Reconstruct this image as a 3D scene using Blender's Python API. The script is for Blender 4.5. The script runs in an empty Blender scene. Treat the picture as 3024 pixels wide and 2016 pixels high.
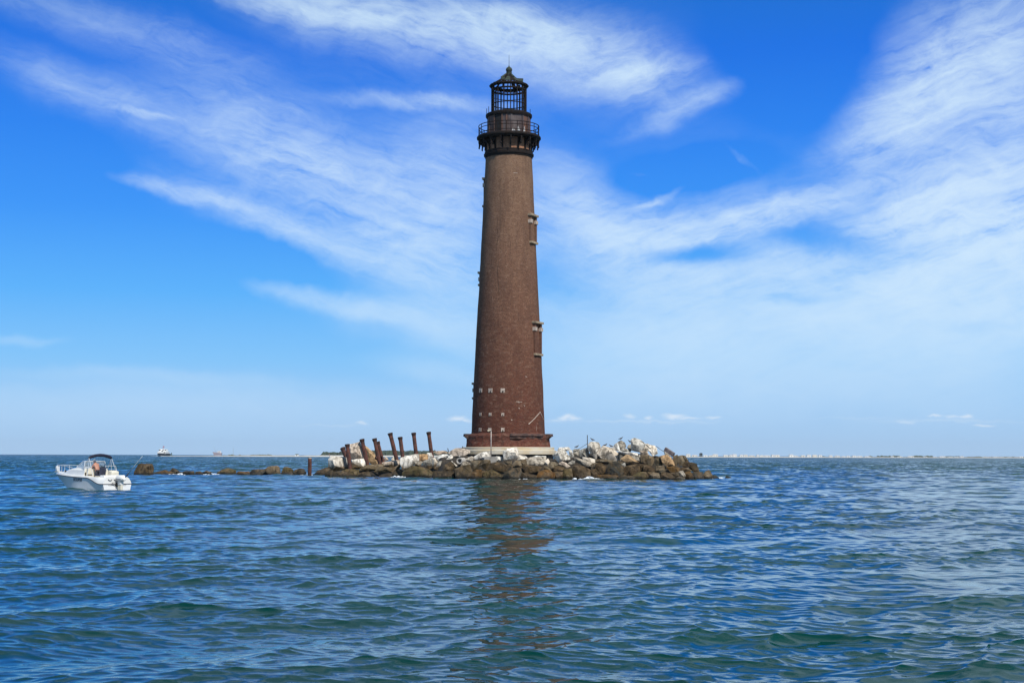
HAZE_D = 0.00004
import bpy, bmesh, math, random
import numpy as np
from mathutils import Vector, Matrix, noise as mnoise
R = math.radians
random.seed(11)
SC = bpy.context.scene
COL = SC.collection

# ------------------------------------------------------------------ camera
HC = 2.4                       # eye height above the water, standing on a boat
FPX = 4500.0                   # focal length for a 3024 pixel wide picture
PITCH = math.atan(336.5 / FPX)
ROLL = 7.0 / 3024.0
CM = Matrix.Rotation(math.pi / 2 + PITCH, 3, 'X') @ Matrix.Rotation(ROLL, 3, 'Z')
K = 2.4 / 2.6
def ray(px, py):
    return CM @ Vector(((px - 1512) / FPX, (1008 - py) / FPX, -1.0))
def P(px, py, D):              # the point at depth D (metres north of the camera)
    d = ray(px, py)
    return Vector((0, 0, HC)) + d * (D / d.y)
cam_d = bpy.data.cameras.new('camera')
cam_d.sensor_width = 36.0
cam_d.lens = FPX / 3024 * 36.0
cam_d.clip_start = 0.2
cam_d.clip_end = 60000
cam = bpy.data.objects.new('camera', cam_d)
COL.objects.link(cam)
cam.matrix_world = Matrix.Translation((0, 0, HC)) @ CM.to_4x4()
SC.camera = cam

# ------------------------------------------------------------------ objects
def ss(a, b, x):
    t = min(1, max(0, (x - a) / (b - a))); return t * t * (3 - 2 * t)
def tag(o, label=None, cat=None, group=None, kind=None):
    if label: o['label'] = label
    if cat: o['category'] = cat
    if group: o['group'] = group
    if kind: o['kind'] = kind
    return o
def empty(name, loc=(0, 0, 0), rz=0.0):
    o = bpy.data.objects.new(name, None)
    COL.objects.link(o)
    o.location = loc
    o.rotation_euler = (0, 0, rz)
    return o
class MB:
    def __init__(s):
        s.v = []; s.f = []
    def add(s, vs, fs):
        b = len(s.v)
        s.v += [tuple(v) for v in vs]
        s.f += [tuple(i + b for i in f) for f in fs]
        return s
    def box(s, c, size, rot=None, taper=1.0):
        hx, hy, hz = [k / 2 for k in size]
        vs = []
        for z in (-1, 1):
            t = taper if z > 0 else 1.0
            for x, y in ((-1, -1), (1, -1), (1, 1), (-1, 1)):
                v = Vector((x * hx * t, y * hy * t, z * hz))
                if rot is not None: v = rot @ v
                vs.append(v + Vector(c))
        return s.add(vs, [(3, 2, 1, 0), (4, 5, 6, 7), (0, 1, 5, 4), (1, 2, 6, 5), (2, 3, 7, 6), (3, 0, 4, 7)])
    def tube(s, pts, r, n=8, cap=True):
        pts = [Vector(p) for p in pts]
        rs = r if isinstance(r, (list, tuple)) else [r] * len(pts)
        vs = []; fs = []
        up0 = None
        for i, p in enumerate(pts):
            d = (pts[min(i + 1, len(pts) - 1)] - pts[max(i - 1, 0)]).normalized()
            if up0 is None:
                up0 = Vector((0, 0, 1)) if abs(d.z) < .9 else Vector((1, 0, 0))
            a = d.cross(up0).normalized(); b = a.cross(d).normalized()
            up0 = b
            for k in range(n):
                t = 2 * math.pi * k / n
                vs.append(p + (a * math.cos(t) + b * math.sin(t)) * rs[i])
        for i in range(len(pts) - 1):
            for k in range(n):
                k2 = (k + 1) % n
                fs.append((i * n + k, i * n + k2, (i + 1) * n + k2, (i + 1) * n + k))
        if cap:
            fs.append(tuple(range(n - 1, -1, -1)))
            fs.append(tuple((len(pts) - 1) * n + k for k in range(n)))
        return s.add(vs, fs)
    def lathe(s, prof, n=64, a0=0.0, a1=2 * math.pi, jit=None, closed=False):
        """prof: (radius, z) list; angle measured from the camera side (-Y), turning to +X"""
        full = abs(a1 - a0 - 2 * math.pi) < 1e-6
        m = n if full else n + 1
        vs = []; fs = []
        for (r, z) in prof:
            for k in range(m):
                a = a0 + (a1 - a0) * k / n
                rr = r + (jit(a, z) if jit else 0)
                vs.append((rr * math.sin(a), -rr * math.cos(a), z))
        L = len(prof)
        for i in range(L if closed else L - 1):
            i2 = (i + 1) % L
            for k in range(n):
                k2 = (k + 1) % m
                fs.append((i * m + k, i * m + k2, i2 * m + k2, i2 * m + k))
        if closed and not full:
            fs.append(tuple(i * m for i in range(L)))
            fs.append(tuple(i * m + m - 1 for i in range(L - 1, -1, -1)))
        return s.add(vs, fs)
    def ball(s, c, r, n=12, m=8, sc=(1, 1, 1)):
        vs = [Vector((0, 0, -1))]; fs = []
        for i in range(1, m):
            t = -math.pi / 2 + math.pi * i / m
            for k in range(n):
                a = 2 * math.pi * k / n
                vs.append(Vector((math.cos(t) * math.cos(a), math.cos(t) * math.sin(a), math.sin(t))))
        vs.append(Vector((0, 0, 1)))
        for k in range(n):
            fs.append((0, 1 + (k + 1) % n, 1 + k))
            fs.append((len(vs) - 1, 1 + (m - 2) * n + k, 1 + (m - 2) * n + (k + 1) % n))
        for i in range(m - 2):
            for k in range(n):
                k2 = (k + 1) % n
                fs.append((1 + i * n + k, 1 + i * n + k2, 1 + (i + 1) * n + k2, 1 + (i + 1) * n + k))
        return s.add([Vector((v.x * sc[0] * r, v.y * sc[1] * r, v.z * sc[2] * r)) + Vector(c) for v in vs], fs)
    def prism(s, poly, p0, u, w, n, t):
        """polygon (a, b) in the plane p0 + a*u + b*w, thickness t along n (centred)"""
        p0, u, w, n = Vector(p0), Vector(u), Vector(w), Vector(n)
        m = len(poly)
        vs = [p0 + u * a + w * b - n * t / 2 for a, b in poly] + [p0 + u * a + w * b + n * t / 2 for a, b in poly]
        fs = [tuple(range(m - 1, -1, -1)), tuple(range(m, 2 * m))]
        for k in range(m):
            k2 = (k + 1) % m
            fs.append((k, k2, m + k2, m + k))
        return s.add(vs, fs)
    def build(s, name, mat=None, parent=None, smooth=False, bevel=0.0, sub=0, angle=None):
        me = bpy.data.meshes.new(name)
        me.from_pydata(s.v, [], s.f)
        bm = bmesh.new(); bm.from_mesh(me)
        bmesh.ops.recalc_face_normals(bm, faces=bm.faces)
        if bevel:
            bmesh.ops.bevel(bm, geom=[e for e in bm.edges if len(e.link_faces) == 2 and e.calc_face_angle(0) > .5], offset=bevel, segments=2, affect='EDGES', profile=.6)
        bm.to_mesh(me); bm.free()
        o = bpy.data.objects.new(name, me)
        COL.objects.link(o)
        if mat: me.materials.append(mat)
        if smooth:
            for p in me.polygons: p.use_smooth = True
            if angle:
                me.set_sharp_from_angle(angle=R(angle))
        if parent: o.parent = parent
        return o

# ------------------------------------------------------------------ nodes
def nd(nt, typ, ins=None, **props):
    n = nt.nodes.new(typ)
    for k, v in props.items(): setattr(n, k, v)
    for k, v in (ins or {}).items():
        s = n.inputs[k]
        if isinstance(v, bpy.types.NodeSocket): nt.links.new(v, s)
        elif isinstance(v, bpy.types.Node): nt.links.new(v.outputs[0], s)
        else: s.default_value = v
    return n
def mth(nt, op, a, b=None, c=None, clamp=False):
    ins = {0: a}
    if b is not None: ins[1] = b
    if c is not None: ins[2] = c
    return nd(nt, 'ShaderNodeMath', ins, operation=op, use_clamp=clamp).outputs[0]
def mrange(nt, v, a, b, c=0.0, d=1.0, smooth=True):
    return nd(nt, 'ShaderNodeMapRange', {0: v, 1: a, 2: b, 3: c, 4: d}, interpolation_type='SMOOTHSTEP' if smooth else 'LINEAR').outputs[0]
def mix(nt, f, a, b, mode='MIX'):
    n = nt.nodes.new('ShaderNodeMix'); n.data_type = 'RGBA'; n.blend_type = mode
    for k, v in ((0, f), (6, a), (7, b)):
        s = n.inputs[k]
        if isinstance(v, bpy.types.NodeSocket): nt.links.new(v, s)
        elif k == 0: s.default_value = v
        else: s.default_value = (*v, 1.0) if len(v) == 3 else v
    return n.outputs[2]
def ramp(nt, f, stops, interp='LINEAR'):
    n = nd(nt, 'ShaderNodeValToRGB', {0: f})
    n.color_ramp.interpolation = interp
    el = n.color_ramp.elements
    while len(el) < len(stops): el.new(.5)
    for e, (p, c) in zip(el, stops):
        e.position = p; e.color = (*c, 1.0)
    return n.outputs[0]
def fnoise(nt, vec, scale, detail=4, rough=.55, sc=(1, 1, 1), dist=0.0):
    if sc != (1, 1, 1):
        vec = nd(nt, 'ShaderNodeMapping', {0: vec, 3: sc}).outputs[0]
    return nd(nt, 'ShaderNodeTexNoise', {'Vector': vec, 'Scale': scale, 'Detail': detail, 'Roughness': rough, 'Distortion': dist}).outputs[0]
def newmat(name):
    m = bpy.data.materials.new(name)
    m.use_nodes = True
    nt = m.node_tree
    b = nt.nodes['Principled BSDF']
    return m, nt, b
def mat(name, col, rough=.6, metal=0.0, var=.25, scale=4.0, bump=.0, col2=None, spec=.5, sc=(1, 1, 1)):
    m, nt, b = newmat(name)
    tc = nd(nt, 'ShaderNodeTexCoord').outputs['Object']
    n1 = fnoise(nt, tc, scale, 5, .6, sc)
    c2 = col2 or tuple(c * (1 - var) for c in col)
    c1 = tuple(min(1, c * (1 + var * .5)) for c in col)
    f = mrange(nt, n1, .35, .65)
    nt.links.new(mix(nt, f, c2, c1), b.inputs['Base Color'])
    b.inputs['Roughness'].default_value = rough
    b.inputs['Metallic'].default_value = metal
    b.inputs['Specular IOR Level'].default_value = spec
    if bump:
        n2 = fnoise(nt, tc, scale * 4, 4, .6, sc)
        bp = nd(nt, 'ShaderNodeBump', {'Height': n2, 'Strength': bump, 'Distance': .05})
        nt.links.new(bp.outputs[0], b.inputs['Normal'])
    return m
# ------------------------------------------------------------------ light
SUN_EL, SUN_AZ = R(48), R(31)           # the sun stands high, behind the camera's right shoulder
sun_dir = Vector((math.sin(SUN_AZ) * math.cos(SUN_EL), -math.cos(SUN_AZ) * math.cos(SUN_EL), math.sin(SUN_EL)))
sd = bpy.data.lights.new('sun', 'SUN')
sd.energy = 4.3; sd.angle = R(.53); sd.color = (1.0, .95, .87)
so = bpy.data.objects.new('sun', sd); COL.objects.link(so)
so.rotation_euler = (-sun_dir).to_track_quat('-Z', 'Y').to_euler()

SC.view_settings.view_transform = 'Standard'
SC.view_settings.look = 'None'
SC.view_settings.exposure = 0.0
SC.view_settings.gamma = 1.0
SC.view_settings.use_curve_mapping = False

# ------------------------------------------------------------------ sky
W = bpy.data.worlds.new('World'); SC.world = W
W.use_nodes = True
nt = W.node_tree
bg = nt.nodes['Background']
tc = nd(nt, 'ShaderNodeTexCoord').outputs['Generated']
sep = nd(nt, 'ShaderNodeSeparateXYZ', {0: tc})
X, Y, Z = sep.outputs
az = mth(nt, 'ARCTAN2', X, Y)
el = mth(nt, 'ARCSINE', Z)
sky = nd(nt, 'ShaderNodeTexSky', sky_type='NISHITA', sun_disc=False, sun_elevation=SUN_EL,
         sun_rotation=math.pi - SUN_AZ, air_density=1.0, dust_density=.6, ozone_density=2.5, altitude=0.0)
eld = mth(nt, 'MULTIPLY', el, 180 / math.pi / 90.0)       # 0..1 for 0..90 degrees
clear = ramp(nt, eld, [(0.0, (.42, .64, .93)), (1.2 / 90, (.37, .62, .94)), (3.6 / 90, (.21, .555, .99)), (6 / 90, (.09, .44, 1.0)), (9 / 90, (.032, .30, .97)),
                       (12 / 90, (.014, .225, .90)), (15 / 90, (.004, .165, .80)), (20 / 90, (.007, .145, .50)), (29 / 90, (.012, .12, .27)), (45 / 90, (.014, .10, .19)), (1.0, (.008, .06, .16))])
skyc = mix(nt, 1.0, sky.outputs[0], (.1, .1, .1), 'MULTIPLY')
base = mix(nt, .93, skyc, clear)
# cirrus laid out by compass bearing and height above the horizon
cxyz = nd(nt, 'ShaderNodeCombineXYZ', {0: az, 1: el, 2: 0.0}).outputs[0]
def warp(vec, scale, amp, sc=(1, 1, 1), off=(0, 0, 0)):
    mv = nd(nt, 'ShaderNodeMapping', {0: vec, 1: off, 3: sc}).outputs[0]
    n = nd(nt, 'ShaderNodeTexNoise', {'Vector': mv, 'Scale': scale, 'Detail': 4, 'Roughness': .55})
    d = nd(nt, 'ShaderNodeVectorMath', {0: n.outputs['Color'], 1: (.5, .5, .5)}, operation='SUBTRACT').outputs[0]
    d = nd(nt, 'ShaderNodeVectorMath', {0: d, 1: (amp, amp * .8, 0)}, operation='MULTIPLY').outputs[0]
    return nd(nt, 'ShaderNodeVectorMath', {0: vec, 1: d}, operation='ADD').outputs[0]
wv = warp(warp(cxyz, 8, .022), 40, .015)
PXR = 3024 / 2352 / FPX
def ae(x, y):
    d = ray(x * 3024 / 2352, y * 3024 / 2352).normalized()
    return math.atan2(d.x, d.y), math.asin(d.z)
def blob(vec, x, y, rx, ry, ang, amp, inner=0.0):
    a, e = ae(x, y)
    mp = nd(nt, 'ShaderNodeMapping', {0: vec, 1: (a, e, 0), 2: (0, 0, R(-ang)), 3: (rx * PXR, ry * PXR, 1)}, vector_type='TEXTURE').outputs[0]
    ln = nd(nt, 'ShaderNodeVectorMath', {0: mp}, operation='LENGTH').outputs[1]
    return mrange(nt, ln, inner, 1.0, amp, 0.0)
BL = [(1200, 150, 800, 280, 8, .16), (600, 330, 700, 320, 22, .12), (1900, 380, 500, 300, -25, .14), (950, 55, 600, 120, 8, .62), (1300, 110, 400, 130, 8, .6), (700, 10, 450, 60, 9, .45), (1420, 190, 330, 90, 2, .36), (1570, 246, 230, 42, -22, .42),
      (1470, 165, 190, 34, -8, .4), (960, 232, 320, 30, 2, .38), (1180, 60, 230, 60, 12, .35), (240, 50, 560, 80, 13, .26), (190, 205, 350, 85, 20, .34), (330, 266, 90, 14, 7, .45),
      (800, 450, 560, 200, 25, .5), (1060, 420, 330, 240, 20, .5), (370, 434, 300, 30, 11, .42), (620, 520, 400, 56, 22, .42), (980, 630, 360, 140, 18, .55),
      (760, 695, 330, 38, 12, .55), (990, 755, 330, 90, 11, .6), (560, 300, 400, 180, 26, .2), (700, 380, 300, 40, 18, .22),
      (1450, 570, 420, 150, 10, .7), (1800, 720, 900, 210, 0, .8), (1330, 460, 210, 130, 35, .6), (1760, 495, 520, 58, -13, .66), (1640, 500, 380, 90, -6, .4), (1500, 465, 120, 15, -28, .4),
      (2230, 700, 560, 330, -8, .85), (1500, 820, 620, 200, 0, .55), (2280, 330, 420, 420, 0, .5), (2260, 110, 430, 260, -28, .5), (2080, 250, 340, 130, -38, .42),
      (2300, 500, 480, 210, -14, .6), (1990, 540, 470, 84, -15, .5), (2200, 420, 330, 40, -20, .3), (1690, 370, 70, 20, 35, .35), (1480, 395, 60, 14, 8, .25),
      (400, 925, 1100, 100, 0, .5), (1000, 848, 230, 45, 8, .4), (300, 858, 520, 26, 2, .22), (40, 772, 150, 18, 3, .35), (1800, 900, 950, 120, 0, .45),
      (1590, 590, 200, 42, 2, -.75), (1960, 562, 240, 55, 6, -.7), (1840, 150, 300, 260, 18, -.25), (1600, 390, 260, 70, -6, -.4), (2230, 745, 160, 20, 0, -.3), (1830, 690, 150, 22, 0, -.35), (120, 420, 230, 150, 0, -.5), (250, 620, 420, 150, 0, -.6), (620, 590, 200, 60, 20, -.25)]
msum = None
for b_ in BL:
    s_ = blob(wv, *b_)
    msum = s_ if msum is None else mth(nt, 'ADD', msum, s_)
# outside the picture: unseen cirrus veils, amount shaped to brighten what the waves reflect
gen = fnoise(nt, tc, 2.2, 5, .6, (1, 1, 2.2), .4)
gen = mth(nt, 'MULTIPLY', mrange(nt, gen, .38, .66, 0.14, 1.0), mrange(nt, az, R(-15), R(18), .55, 1.1))
high = mrange(nt, el, R(17), R(25))
side = mrange(nt, mth(nt, 'ABSOLUTE', az), R(19), R(27))
msum = mth(nt, 'ADD', msum, mth(nt, 'MULTIPLY', gen, mth(nt, 'MAXIMUM', high, side)))
# long fibres, falling to the right west of the tower and rising east of it
def fibre(rot, off):
    mv = nd(nt, 'ShaderNodeMapping', {0: wv, 1: off, 2: (0, 0, R(rot)), 3: (1, 1, 1)}).outputs[0]
    mv = nd(nt, 'ShaderNodeMapping', {0: mv, 3: (8, 58, 1)}).outputs[0]
    a_ = nd(nt, 'ShaderNodeTexNoise', {'Vector': mv, 'Scale': 1.0, 'Detail': 8, 'Roughness': .66, 'Distortion': .5}).outputs[0]
    b_ = nd(nt, 'ShaderNodeTexNoise', {'Vector': mv, 'Scale': 3.1, 'Detail': 5, 'Roughness': .7, 'Distortion': .8}).outputs[0]
    return mth(nt, 'ADD', mth(nt, 'MULTIPLY', a_, .68), mth(nt, 'MULTIPLY', b_, .32))
fl, fr = fibre(17, (3, 1, 0)), fibre(-17, (9, 4, 0))
rt = mrange(nt, az, R(-1), R(6))
fb = mth(nt, 'ADD', mth(nt, 'MULTIPLY', fl, mth(nt, 'SUBTRACT', 1.0, rt)), mth(nt, 'MULTIPLY', fr, rt))
puff = fnoise(nt, wv, 30, 8, .68, (1, 2.0, 1), .6)
tex = mth(nt, 'ADD', mth(nt, 'MULTIPLY', fb, .6), mth(nt, 'MULTIPLY', puff, .4))
tex = mrange(nt, tex, .34, .66, .08, 1.75, smooth=False)
soft = mrange(nt, el, R(3), R(9), .35, 1.0)
tex = mth(nt, 'ADD', mth(nt, 'MULTIPLY', tex, soft), mth(nt, 'SUBTRACT', 1.0, soft))
cov = mth(nt, 'MULTIPLY', mth(nt, 'POWER', mth(nt, 'MAXIMUM', msum, 0.0), 1.3), mth(nt, 'MULTIPLY', tex, 1.0))
cov = mth(nt, 'SUBTRACT', 1.0, mth(nt, 'POWER', 2.718, mth(nt, 'MULTIPLY', cov, -1.25)))
cloud = ramp(nt, eld, [(0.0, (.50, .70, .95)), (4 / 90, (.60, .80, 1.0)), (10 / 90, (.68, .85, 1.0)), (16 / 90, (.68, .87, 1.0)), (1.0, (.5, .58, .72))])
c1 = mix(nt, cov, base, cloud)
# small fair weather cumulus far out over the sea
pv = warp(cxyz, 90, .008, (1, 1.6, 1))
ps = None
for x, y, rx, ry, am in [(1050, 962, 30, 11, 1), (1068, 965, 22, 7, .8), (1300, 958, 34, 11, 1), (1318, 962, 26, 7, .9), (1275, 964, 30, 5, .5), (1445, 957, 22, 8, .7), (1490, 961, 18, 7, .8), (1550, 957, 36, 10, 1), (1580, 961, 44, 6, .8), (1640, 959, 28, 6, .7), (1480, 968, 280, 5, .3), (1220, 968, 120, 4, .25),
                     (2150, 956, 22, 6, .8), (2190, 958, 30, 6, .6), (2218, 957, 24, 7, .9), (2258, 976, 34, 5, .7), (2080, 969, 40, 5, .5), (2180, 966, 260, 6, .22), (1960, 960, 160, 4, .15), (830, 971, 22, 5, .6), (760, 976, 120, 4, .2)]:
    s_ = blob(pv, x, y, rx, ry, 0, am, .0)
    ps = s_ if ps is None else mth(nt, 'MAXIMUM', ps, s_)
c2 = mix(nt, mth(nt, 'MULTIPLY', ps, .72), c1, (.80, .88, .98))
c3 = mix(nt, 1.0, c2, (10.0, 10.0, 10.0), 'MULTIPLY')
nt.links.new(c3, bg.inputs[0])
bg.inputs[1].default_value = .1
W.cycles.sampling_method = 'MANUAL'
W.cycles.sample_map_resolution = 512
# ------------------------------------------------------------------ sea
def make_sea():
    rng = np.random.default_rng(5)
    da, dr = .00105, .0021
    A = np.arange(R(-21), R(21), da)
    side = R(21) + np.cumsum(np.linspace(da, .012, 70))
    A = np.concatenate([-side[::-1], A, side])
    rr = [6.0]
    while rr[-1] < 700: rr.append(rr[-1] * (1 + dr))
    while rr[-1] < 45000: rr.append(rr[-1] * 1.012)
    rr = np.array(rr)
    nr, na = len(rr), len(A)
    X0 = (rr[:, None] * np.sin(A)[None, :])
    Y0 = (rr[:, None] * np.cos(A)[None, :])
    Zs = np.zeros_like(X0); DX = np.zeros_like(X0); DY = np.zeros_like(X0)
    cell = np.gradient(rr)
    NW = 220
    lam = np.exp(rng.uniform(math.log(.2), math.log(8.5), NW))
    wind = R(-72)                                   # the chop runs towards the camera, a little across
    gust = sum(np.sin(X0 * kx_ + Y0 * ky_ + p_) for kx_, ky_, p_ in [(rng.normal(0, .22), rng.normal(0, .16), rng.uniform(0, 6)) for _ in range(7)]) / 2.6
    gust = np.clip(1 + .32 * gust, .5, 1.6)
    for l in lam:
        spread = .62 if l > 1.2 else .95
        th = wind + rng.normal(0, spread)
        k = 2 * math.pi / l
        s = .0122 * (1.45 if l < .7 else 1.08 if l < 2.2 else .9)
        a = s / k
        kx, ky = k * math.cos(th), k * math.sin(th)
        ph = rng.uniform(0, 2 * math.pi)
        n = int(np.searchsorted(cell * 3.2, l))     # only where the grid is fine enough for this wave
        n0 = int(np.searchsorted(cell * 2.2, l)) if n < nr else nr
        if n0 < 2: continue
        fade = np.ones(n0)
        if n0 > n: fade[n:n0] = np.linspace(1, 0, n0 - n)
        fade *= np.clip((900 - rr[:n0]) / 600, 0, 1)
        p = kx * X0[:n0] + ky * Y0[:n0] + ph
        c, sn = np.cos(p), np.sin(p)
        am = a * fade[:, None] * (gust[:n0] if l < 1.4 else 1.0)
        Zs[:n0] += am * c
        DX[:n0] -= am * 2.5 * math.cos(th) * sn
        DY[:n0] -= am * 2.5 * math.sin(th) * sn
    V = np.stack([X0 + DX, Y0 + DY, Zs], -1).astype(np.float32).reshape(-1, 3)
    me = bpy.data.meshes.new('sea')
    i = np.arange(nr - 1)[:, None] * na + np.arange(na - 1)[None, :]
    q = np.stack([i, i + 1, i + na + 1, i + na], -1).reshape(-1)
    nf = q.size // 4
    me.vertices.add(len(V)); me.vertices.foreach_set('co', V.ravel())
    me.loops.add(q.size); me.loops.foreach_set('vertex_index', q.astype(np.int32))
    me.polygons.add(nf); me.polygons.foreach_set('loop_start', np.arange(nf, dtype=np.int32) * 4)
    me.polygons.foreach_set('use_smooth', np.ones(nf, bool))
    me.update(calc_edges=True)
    o = bpy.data.objects.new('sea', me); COL.objects.link(o)
    m, nt, b = newmat('sea_water')
    pos = nd(nt, 'ShaderNodeNewGeometry').outputs['Position']
    big = fnoise(nt, pos, .035, 3, .5)
    nt.links.new(mix(nt, mrange(nt, big, .35, .65), (.0005, .029, .027), (.001, .041, .035)), b.inputs['Base Color'])
    b.inputs['Roughness'].default_value = .02
    b.inputs['IOR'].default_value = 1.34
    r1 = fnoise(nt, pos, 5.5, 3, .55, (1, 1.5, 1), .3)
    cd = nd(nt, 'ShaderNodeVectorMath', {0: pos}, operation='LENGTH').outputs[1]
    h = mth(nt, 'MULTIPLY', r1, .004)
    bp = nd(nt, 'ShaderNodeBump', {'Height': h, 'Strength': .75, 'Distance': 1.0})
    # farther out the chop is finer than the mesh: give each spot the slope of the small waves standing there
    sl = nd(nt, 'ShaderNodeTexNoise', {'Vector': nd(nt, 'ShaderNodeMapping', {0: pos, 3: (.9, .5, 1)}).outputs[0], 'Scale': 1.6, 'Detail': 3, 'Roughness': .6}).outputs['Color']
    sx, sy, sz = nd(nt, 'ShaderNodeSeparateXYZ', {0: sl}).outputs
    grp = fnoise(nt, pos, 1.0, 4, .65, (.28, .035, 1), .4)
    amt = mrange(nt, cd, 50, 420, 0, 1)
    nx = mth(nt, 'MULTIPLY', mth(nt, 'SUBTRACT', sx, .5), mth(nt, 'MULTIPLY', amt, .55))
    ny = mth(nt, 'MULTIPLY', mth(nt, 'ADD', mth(nt, 'ABSOLUTE', mth(nt, 'SUBTRACT', sy, .45)), mrange(nt, grp, .36, .66, -.04, .26)), mth(nt, 'MULTIPLY', amt, -1.05))
    nv = nd(nt, 'ShaderNodeCombineXYZ', {0: nx, 1: ny, 2: 0.0}).outputs[0]
    nv = nd(nt, 'ShaderNodeVectorMath', {0: bp.outputs[0], 1: nv}, operation='ADD').outputs[0]
    nv = nd(nt, 'ShaderNodeVectorMath', {0: nv}, operation='NORMALIZE').outputs[0]
    nt.links.new(nv, b.inputs['Normal'])
    me.materials.append(m)
    tag(o, 'choppy blue green sea with small wind waves', 'sea', kind='structure')
    return o
make_sea()
# ------------------------------------------------------------------ lighthouse
TD = 185 * K
TX = P(1500.5, 1300, TD).x
def tz(y): return P(1501, y, TD).z
def tr(hw, y): return (P(1501 + hw, y, TD) - P(1501, y, TD)).x

def brick_mat(name, low, high, z0, z1, patch=.5, course=True):
    m, nt, b = newmat(name)
    tc = nd(nt, 'ShaderNodeTexCoord').outputs['Object']
    s = nd(nt, 'ShaderNodeSeparateXYZ', {0: tc})
    ang = mth(nt, 'ARCTAN2', s.outputs[0], mth(nt, 'MULTIPLY', s.outputs[1], -1.0))
    uv = nd(nt, 'ShaderNodeCombineXYZ', {0: mth(nt, 'MULTIPLY', ang, 4.2), 1: s.outputs[2], 2: 0.0}).outputs[0]
    hgt = mrange(nt, mth(nt, 'ADD', s.outputs[2], mth(nt, 'MULTIPLY', mth(nt, 'SUBTRACT', fnoise(nt, uv, .35, 4, .6), .5), 9.0)), z0, z1, smooth=False)
    col = mix(nt, hgt, low, high)
    sp1 = fnoise(nt, uv, 1.0, 4, .72, (1.5, 3.4, 1), .4)
    sp2 = fnoise(nt, uv, 1.0, 2, .6, (5.5, 13, 1))
    blot = fnoise(nt, uv, .55, 5, .65, (1, .5, 1))
    col = mix(nt, mrange(nt, sp1, .47, .74, 0, .55), col, (.33, .21, .145))
    col = mix(nt, mrange(nt, sp2, .52, .36, 0, .6), col, (.045, .022, .018))
    col = mix(nt, mrange(nt, blot, .55, .38, 0, .28), col, (.07, .036, .028))
    col = mix(nt, mrange(nt, fnoise(nt, uv, .5, 5, .7, (2.2, .35, 1)), .6, .74, 0, .35), col, (.16, .13, .085))
    drip = fnoise(nt, uv, 1.0, 4, .6, (1.7, .06, 1))
    col = mix(nt, mth(nt, 'MULTIPLY', mrange(nt, drip, .54, .68), mrange(nt, s.outputs[2], z1 - 14, z1, .1, .5)), col, (.075, .050, .036))
    col = mix(nt, mrange(nt, fnoise(nt, uv, 1.0, 5, .7, (.8, .45, 1)), .6, .72, 0, .4), col, (.26, .18, .125))
    if course:
        w = nd(nt, 'ShaderNodeTexBrick', {'Vector': uv, 'Scale': 1.0, 'Mortar Size': .011, 'Brick Width': .42, 'Row Height': .15, 'Color1': (1, 1, 1, 1), 'Color2': (.72, .7, .7, 1), 'Mortar': (.8, .78, .76, 1)}).outputs[0]
        col = mix(nt, .75, col, w, 'MULTIPLY')
    nt.links.new(col, b.inputs['Base Color'])
    b.inputs['Roughness'].default_value = .92
    b.inputs['Specular IOR Level'].default_value = .15
    hb = mth(nt, 'ADD', mth(nt, 'MULTIPLY', sp2, .5), sp1)
    nt.links.new(nd(nt, 'ShaderNodeBump', {'Height': hb, 'Strength': .55, 'Distance': .06}).outputs[0], b.inputs['Normal'])
    return m
M_BRICK = brick_mat('weathered_brick', (.140, .051, .033), (.245, .150, .095), 6, 37)
M_RED = brick_mat('crumbling_red_brick', (.17, .058, .038), (.12, .06, .045), 3.0, 6.5)
M_DRUM = brick_mat('pale_brick', (.40, .20, .115), (.40, .20, .115), 30, 40)
M_IRON = mat('black_iron', (.009, .008, .008), .75, 0, .5, 3, .3, (.02, .012, .009), .15)
M_RUST = mat('rust_brown_iron', (.055, .032, .026), .7, 0, .5, 1.6, .4, (.13, .055, .03))
M_PANEL = mat('grey_iron_panel', (.085, .066, .062), .5, .2, .4, 1.3, .2, (.05, .028, .024), sc=(1, 1, .4))
M_COPPER = mat('green_copper', (.016, .02, .016), .8, 0, .5, 2.5, .3, (.035, .055, .032))
M_STONE = mat('buff_stone', (.34, .26, .17), .85, 0, .3, 2.5, .3, (.22, .165, .11))
M_PALE = mat('pale_stone', (.47, .38, .31), .85, 0, .3, 5, .3)
M_DARK = mat('dark_opening', (.008, .007, .007), .9)
M_CONC = mat('pale_concrete', (.50, .46, .38), .85, 0, .3, 1.2, .25, (.56, .45, .28), sc=(.5, .5, 2))
M_WHITE = mat('white_streaked_metal', (.42, .41, .40), .6, 0, .2)

LH = empty('lighthouse', (TX, TD, 0))
tag(LH, 'tall tapering brown brick lighthouse with a ruined black iron lantern', 'lighthouse')
zb, zt = tz(1279), tz(466)
def shaft_r(z):
    ys = [(1279, 108.3), (1240, 106.8), (1140, 102.6), (1000, 95.5), (860, 87.6), (680, 78.6), (480, 69), (460, 68)]
    pts = [(tz(y), tr(h, y)) for y, h in ys]
    for (z0, r0), (z1, r1) in zip(pts, pts[1:]):
        if z <= z1 or z1 == pts[-1][0]:
            return r0 + (r1 - r0) * (z - z0) / (z1 - z0)
def on_shaft(px, y, out=0.0):
    """angle and height of the wall point seen at the pixel"""
    z = tz(y); r = shaft_r(z)
    s = max(-1, min(1, (P(px, y, TD - r * .6).x - TX) / r))
    a = math.asin(s)
    z = P(px, y, TD - r * math.cos(a)).z
    return a, z, Vector(((r + out) * math.sin(a), -(r + out) * math.cos(a), z))
prof = [(shaft_r(zb + (zt - zb) * i / 60), zb + (zt - zb) * i / 60) for i in range(61)]
MB().lathe(prof, 96, jit=lambda a, z: .03 * mnoise.noise((a * 3, z * .5, 0)) + .02 * mnoise.noise((a * 14, z * 2, 3))).build('brick_shaft', M_BRICK, LH, True)
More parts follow.
